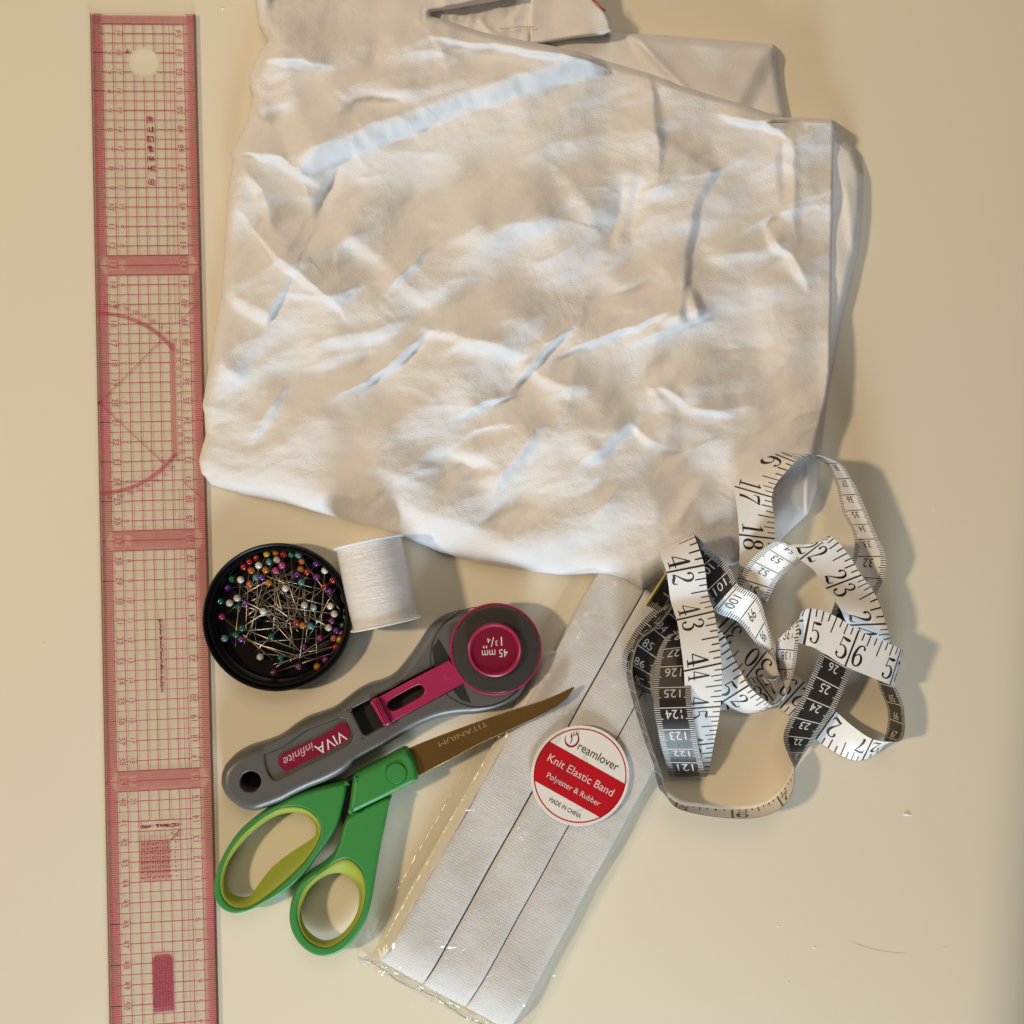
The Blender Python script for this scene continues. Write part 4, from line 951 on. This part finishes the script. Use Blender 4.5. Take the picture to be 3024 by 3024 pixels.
# the bag: film over the bundle, open skirts with crinkles
m_bag = clear('bag_film', (.975, .975, .97), gloss=.05, rough=.19, bump=.3, bscale=110)
nx, ny = 150, 330; V = []; F = []; BX0, BX1, BY0, BY1 = -.0105, .0835, -.0115, PLn + .012
rb_ = random.Random(9)
wr = [(rb_.uniform(-.004, .076), rb_.uniform(.0, PLn), rb_.uniform(-1.2, 1.2), rb_.uniform(.006, .022), rb_.uniform(.00035, .0008)) for _ in range(26)]
for j in range(ny + 1):
    for i in range(nx + 1):
        x = BX0 + (BX1 - BX0) * i / nx; y_ = BY0 + (BY1 - BY0) * j / ny
        dx = max(-.0045 - x, x - 3 * SWD, 0); dy = max(-.004 - y_, 0)
        k_ = max(0, 1 - math.hypot(dx, dy) / .0055)
        z = .0007 + (PZ + .0010) * (k_ * k_ * (3 - 2 * k_))
        cr_ = math.sin(x * 900 + 2.4 * math.sin(y_ * 210)) * math.sin(y_ * 620 + 1.7 * math.sin(x * 300))
        cr2 = math.sin(x * 330 - y_ * 95 + 2 * math.sin(y_ * 55 + x * 40))
        corner = math.exp(-((x + .008) ** 2 + (y_ + .006) ** 2) / .00012)
        z += (.00022 + .0022 * corner) * cr_ + .00045 * cr2 + wav(x, y_) * k_ + .0016 * corner
        for wx, wy, wa, wl_, wh in wr:
            ux, uy = x - wx, y_ - wy
            if abs(ux) < .03 and abs(uy) < .03:
                al = ux * math.cos(wa) + uy * math.sin(wa); ac = -ux * math.sin(wa) + uy * math.cos(wa); z += wh * math.exp(-(ac / .0011) ** 2 - (al / wl_) ** 2)
        # a few long soft puckers
        z += .0005 * math.exp(-(((x - .004) - (y_ - .16) * .12) / .0014) ** 2) * (1 if y_ > .12 else 0)
        V.append(pk(x, y_, max(z, .0005 + (.0012 if k_ > .9 else 0))))
for j in range(ny):
    for i in range(nx): q = j * (nx + 1) + i; F.append((q, q + 1, q + nx + 2, q + nx + 1))
mk('plastic_bag', V, F, m_bag, pack, True)
# sealed lip along the lower end
seal = [pk(BX0 + (BX1 - BX0) * t, BY0 + .0022 + .0009 * math.sin(t * 17), .0016 + .0004 * math.sin(t * 60)) for t in np.linspace(0, 1, 60)]
tube('bag_seal', seal, .00042, clear('seal_film', (.9, .9, .9), gloss=.2, rough=.12), pack, 6)
# sticker
ZS = PZ + .0024
stc = P(1713.5, 2290.5, ZS); STR = (P(1713.5 + 145.5, 2290.5, ZS) - stc).length
m_stw = pm('sticker_paper', (.80, .775, .73), rough=.45, spec=.4); m_str = pm('sticker_red', (.50, .004, .012), rough=.4, spec=.4); m_ink = pm('black_ink', (.03, .026, .022), rough=.6)
so = (stc - pO); sx_, sy_ = so.dot(EXp), so.dot(EYp)
disc = lathe('sticker', [(.0003, ZS - .0002), (STR - .0001, ZS - .0002), (STR, ZS - .0001), (STR - .0001, ZS), (.0003, ZS)], m_stw, pack, 96, Matrix.Translation((stc.x, stc.y, 0)))
def stf(dz_): return Flat((stc.x, stc.y, ZS + dz_), EXp * STR, EYp * STR)
g = stf(.00006); R_ = .925
ytop, ybot = .293, -.53; pts = []
xa = math.sqrt(R_ ** 2 - ytop ** 2); xb = math.sqrt(R_ ** 2 - ybot ** 2)
arc = [(math.cos(a_) * R_, math.sin(a_) * R_) for a_ in np.linspace(math.asin(ybot / R_), math.asin(ytop / R_), 24)]
pts = arc + [(-x, y_) for x, y_ in arc[::-1]]
g.add(pts, [tuple(range(len(pts)))]); g.ring(0, 0, .915, .94, 96); g.build('red_band', m_str, disc)
g = stf(.00012)
g.text('Knit Elastic Band', .01, -.06, .155, 1.50); g.text('Polyester & Rubber', .02, -.355, .112, 1.22); g.build('white_wording', m_wprint, disc)
g = stf(.00012)
g.text('reamlover', .14, .425, .17, .92); g.text('MADE IN CHINA', .05, -.745, .085, .72); g.build('black_wording', m_ink, disc)
g = stf(.00012)
g.strokes([(-.64, .56, .005), (-.62, .47, .02), (-.55, .41, .034), (-.45, .41, .034), (-.38, .49, .034), (-.38, .60, .03), (-.43, .67, .022), (-.50, .70, .008)])
g.strokes([(-.49, .45, .008), (-.50, .54, .02), (-.55, .60, .02), (-.58, .66, .008)]); g.strokes([(-.56, .56, .006), (-.52, .63, .016), (-.55, .72, .006)]); g.strokes([(-.50, .62, .006), (-.48, .68, .014), (-.50, .75, .006)])
g.strokes([(-.46, .66, .006), (-.44, .70, .012), (-.46, .75, .005)])
g.build('swirl_logo', m_magl, disc)

# ================================================================== TAPE MEASURE
def C5(x, y): return (1800 + x * .47619, 1300 + y * .47619)
TW = .0188
ctl = []
def fl(u, ax_, ay_, az, bx, by, bz): ctl.append((u, P(*C5(ax_, ay_), az / 100), P(*C5(bx, by), bz / 100)))
def vt(u, x, y, z=0.03): q = P(*C5(x, y), z / 100); ctl.append((u, q + Vector((0, 0, TW)), q))
fl(0, 345, 830, 2.5, 230, 1010, 2.4)
fl(.45, 425, 905, 2.1, 325, 1065, 1.7)
fl(.8, 395, 1010, 2.2, 280, 1105, 1.3)
vt(1.25, 245, 1140, 1.15); vt(1.75, 140, 1230, 1.1); vt(2.25, 98, 1380, 1.1); vt(2.95, 138, 1600, 1.1); vt(3.6, 200, 1810, 1.05); vt(4.3, 275, 2030, .6); vt(4.7, 315, 2170, .15)
for u_, bx_, by_, ax_, ay_ in ((5.0, 420, 2246, 408, 2274), (5.5, 560, 2275, 555, 2320), (6.0, 760, 2292, 765, 2345), (6.5, 920, 2275, 942, 2334), (7.0, 1040, 2210, 1076, 2268), (7.4, 1108, 2120, 1134, 2172), (7.75, 1146, 2048, 1148, 2050)):
    fl(u_, ax_, ay_, 1.88, bx_, by_, .04)
fl(8.2, 1118, 1955, 1.7, 1195, 1952, .5)
fl(8.66, 1112, 1835, 1.3, 1240, 1850, 1.0)
fl(9.45, 1205, 1590, 1.6, 1385, 1665, 1.5)
fl(10.2, 1302, 1335, 1.9, 1492, 1440, 1.8)
fl(11.0, 1372, 1115, 1.9, 1562, 1180, 1.8)
fl(11.8, 1435, 930, 1.5, 1640, 955, 1.7)
fl(12.2, 1485, 845, 1.2, 1676, 860, 1.8)
fl(12.6, 1530, 720, 1.0, 1692, 720, 2.3)
fl(13.0, 1528, 612, 1.0, 1655, 610, 2.6)
fl(13.78, 1446, 440, 1.0, 1588, 430, 2.8)
fl(14.57, 1392, 240, 1.0, 1500, 235, 3.0)
fl(14.96, 1342, 145, 1.2, 1430, 140, 3.2)
fl(15.35, 1225, 96, 1.5, 1290, 88, 3.4)
fl(15.7, 1100, 72, 2.0, 1180, 108, 3.5)
fl(16.0, 1025, 86, 2.3, 1125, 125, 3.4)
fl(16.5, 855, 195, 2.6, 1015, 240, 3.2)
fl(17.0, 806, 295, 2.7, 978, 345, 3.1)
fl(17.5, 803, 440, 2.7, 1010, 480, 2.8)
fl(18.0, 803, 585, 2.5, 1025, 610, 2.4)
fl(18.5, 797, 735, 2.0, 1030, 752, 1.8)
fl(19.2, 775, 890, 1.0, 1010, 950, .9)
fl(19.55, 757, 940, 1.1, 1000, 1008, 1.0)
fl(19.85, 754, 936, 1.7, 1000, 1006, 1.6)
fl(20.08, 795, 850, 2.1, 1028, 925, 1.9)
fl(20.47, 873, 742, 2.7, 1075, 842, 2.4)
fl(20.87, 975, 665, 3.2, 1150, 772, 2.9)
fl(21.26, 1065, 637, 3.5, 1215, 705, 3.3)
fl(21.62, 1160, 645, 3.6, 1275, 640, 3.6)
fl(22.0, 1238, 695, 3.5, 1312, 638, 3.6)
fl(22.5, 1302, 790, 3.3, 1440, 718, 3.4)
fl(23.0, 1378, 905, 3.1, 1525, 850, 3.2)
fl(23.5, 1470, 1030, 2.8, 1600, 960, 2.9)
fl(24.0, 1530, 1145, 2.3, 1660, 1140, 2.5)
fl(24.5, 1590, 1300, 1.9, 1705, 1270, 1.7)
vt(25.15, 1664, 1490, .05); vt(25.9, 1728, 1700); vt(26.3, 1712, 1815)
fl(26.7, 1698, 1868, 1.8, 1672, 1930, .2)
fl(27.0, 1628, 1862, 1.3, 1572, 1975, .15)
fl(27.5, 1505, 1775, .9, 1435, 1950, .1)
fl(28.0, 1396, 1690, .7, 1285, 1845, .1)
fl(29.0, 1205, 1500, .5, 1060, 1660, .1)
fl(30.0, 972, 1310, .5, 835, 1485, .1)
fl(31.0, 778, 1130, .7, 660, 1250, .3)
fl(31.7, 640, 1010, 1.3, 500, 1150, .9)
fl(32.2, 520, 990, 1.9, 425, 1060, 1.6)
fl(32.55, 480, 1115, 1.9, 390, 1045, 1.8)
fl(32.87, 412, 1195, 1.9, 275, 1085, 1.9)
fl(33.46, 292, 1350, 2.1, 150, 1250, 2.0)
fl(33.86, 247, 1450, 2.1, 112, 1375, 1.8)
fl(34.2, 246, 1530, 2.3, 150, 1490, 1.4)
fl(34.55, 272, 1598, 2.3, 255, 1580, .8)
fl(34.95, 360, 1680, 1.3, 345, 1580, .7)
fl(35.5, 520, 1685, .6, 520, 1480, .5)
fl(36.0, 735, 1665, .4, 700, 1455, .5)
fl(36.5, 885, 1665, .35, 805, 1480, .5)
fl(37.0, 1004, 1598, .4, 922, 1487, .9)
fl(37.5, 1052, 1490, .3, 1030, 1480, 2.2)
fl(38.2, 985, 1310, .7, 1015, 1285, 2.5)
fl(38.58, 900, 1240, 1.4, 968, 1120, 2.7)
fl(38.98, 810, 1110, 1.8, 905, 985, 2.7)
fl(39.37, 685, 1035, 2.0, 775, 930, 2.6)
fl(39.76, 612, 930, 2.1, 722, 825, 2.6)
fl(40.16, 490, 850, 2.0, 645, 722, 2.4)
fl(40.8, 375, 745, 2.5, 565, 628, 2.8)
fl(41.15, 318, 694, 3.0, 532, 592, 3.2)
fl(41.4, 308, 688, 3.4, 524, 586, 3.6)
fl(42.0, 355, 820, 3.6, 585, 775, 3.7)
fl(42.6, 382, 1005, 3.0, 612, 960, 3.1)
fl(43.0, 418, 1115, 3.2, 645, 1062, 3.3)
fl(43.5, 450, 1260, 3.3, 665, 1220, 3.4)
fl(44.0, 472, 1430, 3.2, 682, 1385, 3.3)
fl(44.5, 480, 1545, 2.9, 682, 1520, 2.9)
fl(45.0, 478, 1665, 2.4, 668, 1652, 2.4)
fl(46.0, 440, 1900, 1.4, 630, 1880, 1.4)
fl(46.9, 385, 2075, .6, 615, 2065, .6)
fl(47.25, 360, 2085, .6, 613, 2085, .6)
fl(47.64, 335, 1995, 1.6, 590, 2000, 1.6)
fl(48.03, 310, 1915, 2.2, 568, 1915, 2.2)
fl(48.43, 290, 1795, 2.9, 542, 1790, 2.9)
fl(48.82, 274, 1662, 3.2, 512, 1655, 3.2)
fl(49.2, 272, 1540, 3.0, 505, 1535, 3.0)
fl(49.6, 285, 1410, 2.6, 510, 1400, 2.6)
fl(50.0, 310, 1300, 2.3, 530, 1275, 2.3)
fl(50.4, 385, 1205, 2.2, 580, 1190, 2.1)
fl(50.7, 480, 1215, 1.9, 620, 1165, 1.9)
fl(51.0, 545, 1330, 1.6, 690, 1235, 1.8)
fl(51.5, 612, 1480, 1.4, 757, 1390, 1.8)
fl(52.0, 728, 1605, 1.1, 838, 1535, 2.0)
fl(52.5, 845, 1688, .5, 955, 1615, 1.9)
fl(53.0, 1000, 1660, .3, 1020, 1642, 2.1)
fl(53.45, 1095, 1590, .4, 1098, 1560, 2.3)
fl(54.0, 1050, 1400, 1.0, 1140, 1400, 2.5)
fl(54.5, 1066, 1250, 2.3, 1142, 1240, 3.3)
fl(54.78, 1112, 1175, 3.1, 1152, 1120, 3.6)
fl(55.0, 1215, 1222, 3.5, 1240, 1090, 3.8)
fl(55.5, 1330, 1290, 3.6, 1400, 1122, 3.8)
fl(56.0, 1466, 1388, 3.6, 1540, 1195, 3.8)
fl(56.5, 1605, 1455, 3.4, 1690, 1250, 3.6)
fl(57.0, 1740, 1510, 3.0, 1805, 1300, 3.2)
fl(57.4, 1768, 1525, 2.2, 1820, 1312, 2.4)
fl(58.0, 1690, 1490, 1.5, 1765, 1282, 1.9)
def hermite(us, pts, q):
    us = np.array(us); p = np.array([tuple(x) for x in pts]); m = np.zeros_like(p)
    h = np.diff(us)[:, None]; dl = np.diff(p, axis=0) / h
    m[1:-1] = (dl[:-1] * h[1:] + dl[1:] * h[:-1]) / (h[1:] + h[:-1]); m[0] = dl[0]; m[-1] = dl[-1]
    i = np.clip(np.searchsorted(us, q, side='right') - 1, 0, len(us) - 2); hh = h[i]; t = ((q - us[i])[:, None]) / hh
    return (2 * t ** 3 - 3 * t ** 2 + 1) * p[i] + (t ** 3 - 2 * t ** 2 + t) * hh * m[i] + (-2 * t ** 3 + 3 * t ** 2) * p[i + 1] + (t ** 3 - t ** 2) * hh * m[i + 1]
cu = [c[0] for c in ctl]; DU = .02; Q = np.arange(0, cu[-1] + 1e-6, DU)
def normw(a_, b_):
    m = (a_ + b_) / 2; d = b_ - a_; return m - d.normalized() * TW / 2, m + d.normalized() * TW / 2
nab = [normw(c[1], c[2]) for c in ctl]
TA = hermite(cu, [x[0] for x in nab], Q); TB = hermite(cu, [x[1] for x in nab], Q)
mid = (TA + TB) / 2; wv_ = TB - TA; wv_ /= np.maximum(np.linalg.norm(wv_, axis=1, keepdims=True), 1e-9)
for _ in range(3):      # ease the path
    mid[1:-1] = (mid[:-2] + 2 * mid[1:-1] + mid[2:]) / 4; wv_[1:-1] = (wv_[:-2] + 2 * wv_[1:-1] + wv_[2:]) / 4
wv_ /= np.maximum(np.linalg.norm(wv_, axis=1, keepdims=True), 1e-9)
low = np.minimum(mid[:, 2] - np.abs(wv_[:, 2]) * TW / 2, 1e9); mid[:, 2] += np.maximum(.0004 - low, 0)
tg = np.gradient(mid, axis=0); tg -= wv_ * np.sum(tg * wv_, 1, keepdims=True); tg /= np.maximum(np.linalg.norm(tg, axis=1, keepdims=True), 1e-9)
nm_ = np.cross(tg, wv_)
def tp_(u, v, off):
    f_ = np.clip(np.asarray(u) / DU, 0, len(Q) - 1.001); i = f_.astype(int); t = (f_ - i)[:, None]
    L = lambda A: A[i] * (1 - t) + A[i + 1] * t
    return L(mid) + L(wv_) * ((np.asarray(v) - .5) * TW)[:, None] + L(nm_) * off
tape = thing('tape_measure', 'tangled white and black dressmaking tape measure heaped at the right of the cloth', 'tape measure', tuple(P(2200, 2000)))
def m_tape(name, col, rough=.38):
    return pm(name, col, rough=rough, spec=.5, var=.03, vscale=200, bump=.25, bscale=1800, bdist=.0002)
m_tw = m_tape('tape_white', (.80, .78, .75)); m_tb = m_tape('tape_black', (.026, .023, .022), .32); m_tin = pm('tape_ink', (.012, .011, .012), rough=.5); m_tpw = pm('tape_white_ink', (.70, .68, .64), rough=.5)
def black_cm(c): return c < 30 or 60 <= c < 90 or 100.2 < c < 128.6
n = len(Q)
for nm, off, mats in (('inch_face', .00007, [m_tw]), ('centimetre_face', -.00007, [m_tw, m_tb])):
    V = []; vs = (0, .25, .5, .75, 1.)
    for v in vs: V.append(tp_(Q, np.full(n, v), off))
    V = np.concatenate(V); F = []; mi = []
    for i in range(n - 1):
        for k in range(4):
            a_, b_, c_, d_ = k * n + i, k * n + i + 1, (k + 1) * n + i + 1, (k + 1) * n + i
            F.append((a_, b_, c_, d_) if off > 0 else (d_, c_, b_, a_)); mi.append(1 if (off < 0 and black_cm((i + .5) * DU * 2.54)) else 0)
    o = mk(nm, V, F, mats, tape, True); o.data.polygons.foreach_set('material_index', mi)
class TapeInk:
    def __init__(s, off): s.off = off; s.U = []; s.Vv = []; s.F = []
    def add(s, pts, faces, flip=False):
        b = len(s.U); s.U += [p[0] for p in pts]; s.Vv += [p[1] for p in pts]; s.F += [tuple(b + i for i in f) for f in faces]
    def quad(s, u0, v0, u1, v1, k=1):
        pts = []
        for j in range(k + 1): t = j / k; pts += [(u0, v0 + (v1 - v0) * t), (u1, v0 + (v1 - v0) * t)]
        s.add(pts, [(2 * j, 2 * j + 1, 2 * j + 3, 2 * j + 2) for j in range(k)])
    def build(s, name, mat):
        if not s.F: return
        V = tp_(np.array(s.U), np.array(s.Vv), s.off); return mk(name, V, s.F, mat, tape)
# fat-and-thin numerals for the inch side
DG = {
 '0': [('e', .3, .5, .235, .455)],
 '1': [[(.32, .03, .13), (.32, .5, .13), (.32, .97, .13)], [(.12, .025, .05), (.3, .025, .05), (.53, .025, .05)], [(.12, .84, .03), (.22, .88, .06), (.34, .96, .09)]],
 '2': [[(.16, .74, .13), (.11, .8, .1), (.16, .92, .06), (.3, .97, .055), (.45, .87, .12), (.46, .68, .13), (.32, .45, .07), (.16, .25, .045), (.07, .09, .045)], [(.07, .08, .05), (.2, .12, .12), (.36, .07, .13), (.5, .07, .07), (.55, .24, .03)]],
 '3': [[(.14, .78, .13), (.12, .86, .09), (.2, .95, .05), (.32, .965, .05), (.45, .85, .12), (.42, .66, .1), (.24, .535, .04)], [(.24, .535, .04), (.43, .46, .09), (.5, .28, .14), (.43, .1, .1), (.29, .03, .05), (.15, .06, .06), (.1, .15, .1), (.13, .23, .12)]],
 '4': [[(.42, .97, .05), (.22, .62, .045), (.03, .29, .045)], [(.02, .275, .05), (.3, .275, .05), (.58, .275, .05)], [(.41, .96, .10), (.41, .5, .135), (.41, .03, .13)], [(.24, .025, .05), (.4, .025, .05), (.57, .025, .05)]],
 '5': [[(.13, .93, .05), (.28, .9, .12), (.47, .92, .12), (.5, .97, .03)], [(.13, .95, .04), (.125, .74, .04), (.11, .52, .04)], [(.11, .52, .03), (.27, .6, .05), (.43, .51, .1), (.5, .3, .14), (.42, .1, .1), (.28, .03, .05), (.14, .06, .06), (.09, .14, .1), (.12, .22, .12)]],
 '6': [[(.46, .8, .12), (.46, .9, .08), (.34, .97, .05), (.18, .85, .09), (.09, .5, .135), (.12, .2, .13), (.2, .06, .08), (.3, .03, .05), (.43, .1, .09), (.49, .3, .13), (.42, .5, .09), (.3, .56, .05), (.18, .48, .05), (.11, .33, .05)]],
 '7': [[(.06, .88, .1), (.25, .92, .12), (.42, .89, .1), (.55, .94, .05)], [(.075, .97, .04), (.07, .85, .04), (.06, .7, .035)], [(.545, .93, .04), (.38, .62, .07), (.27, .3, .12), (.26, .04, .14)]],
 '8': [('e', .3, .735, .165, .215), ('e', .3, .265, .215, .235)], '9': None}
def digit_geo(ch):
    P_, F2 = [], []
    flip = ch == '9'; src = DG['6'] if flip else DG[ch]
    for st in src:
        if st[0] == 'e':
            _, cx, cy, rx, ry = st; pts = []
            for k in range(33):
                a_ = 2 * math.pi * k / 32; wd = .04 + .10 * abs(math.cos(a_)) ** 1.6; pts.append((cx + rx * math.cos(a_), cy + ry * math.sin(a_), wd))
        else: pts = [tuple(q) for q in cr(st, 5, False)]
        p = np.array(pts); d = np.gradient(p[:, :2], axis=0); d /= np.maximum(np.linalg.norm(d, axis=1, keepdims=True), 1e-9); b = len(P_)
        for (x, y_, w_), (dx, dy) in zip(p, d): P_ += [(x - dy * w_ / 2, y_ + dx * w_ / 2), (x + dy * w_ / 2, y_ - dx * w_ / 2)]
        F2 += [(b + 2 * k, b + 2 * k + 1, b + 2 * k + 3, b + 2 * k + 2) for k in range(len(p) - 1)]
    if flip: P_ = [(.6 - x, 1 - y_) for x, y_ in P_]
    return P_, F2
DGEO = {c: digit_geo(c) for c in DG}
ink = TapeInk(.00016); TWI = TW / .0254      # tape width in inches
for e in range(1, int(cu[-1] * 8)):
    u = e / 8
    if e % 8 == 0: ink.quad(u - .018, 0.0, u + .018, 1., 6)
    else:
        L = .44 if e % 4 == 0 else .29 if e % 2 == 0 else .20; ink.quad(u - .012, 1 - L, u + .012, 1., 2)
for nI in range(1, 59):
    s_ = str(nI); hgt = .44; dw = .40 * .98
    def put(ch, u0):
        pts, fs = DGEO[ch]; ink.add([(u0 + x * hgt * .92, .10 + y_ * hgt / TWI * 1.) for x, y_ in pts], fs)
    if len(s_) == 2: put(s_[0], nI - .045 - .6 * hgt * .92); put(s_[1], nI + .05)
    else: put(s_, nI + .05)
ink.build('inch_markings', m_tin)
iw, ib = TapeInk(-.00016), TapeInk(-.00016); CM = 1 / 2.54
for mm in range(1, int(cu[-1] * 25.4)):
    c = mm / 10.; u = c * CM; k = iw if black_cm(c - .05) else ib
    if mm % 10 == 0: k.quad(u - .0085, 0., u + .0085, 1., 6)
    else:
        L = .2 if mm % 5 == 0 else .15; k.quad(u - .007, 0, u + .007, L); k.quad(u - .007, 1 - L, u + .007, 1)
for c in range(1, int(cu[-1] * 2.54)):
    k = iw if black_cm(c - .3) else ib; cap = .0040 if c < 100 else .0040
    V_, F2 = text_fit(str(c), cap, None if c < 100 else .0082)
    k.add([((c - .10) * CM - y_ / .0254, .5 - x / TW) for x, y_ in V_], F2)
iw.build('white_centimetre_markings', m_tpw); ib.build('black_centimetre_markings', m_tin)
# brass end clip
m_brass = pm('brass', (.62, .44, .10), rough=.3, metal=1.)
V = []; Fc = []
for off in (.0007, -.0007):
    for u in (0., .05): 
        for v in (-.02, 1.02): V.append(tp_(np.array([u]), np.array([v]), off)[0])
V = [Vector(q) for q in V]
# 0..3 upper sheet, 4..7 lower sheet
mk('brass_end', V, [(0, 1, 3, 2), (4, 6, 7, 5), (0, 4, 5, 1), (2, 3, 7, 6), (0, 2, 6, 4), (1, 5, 7, 3)], m_brass, tape)
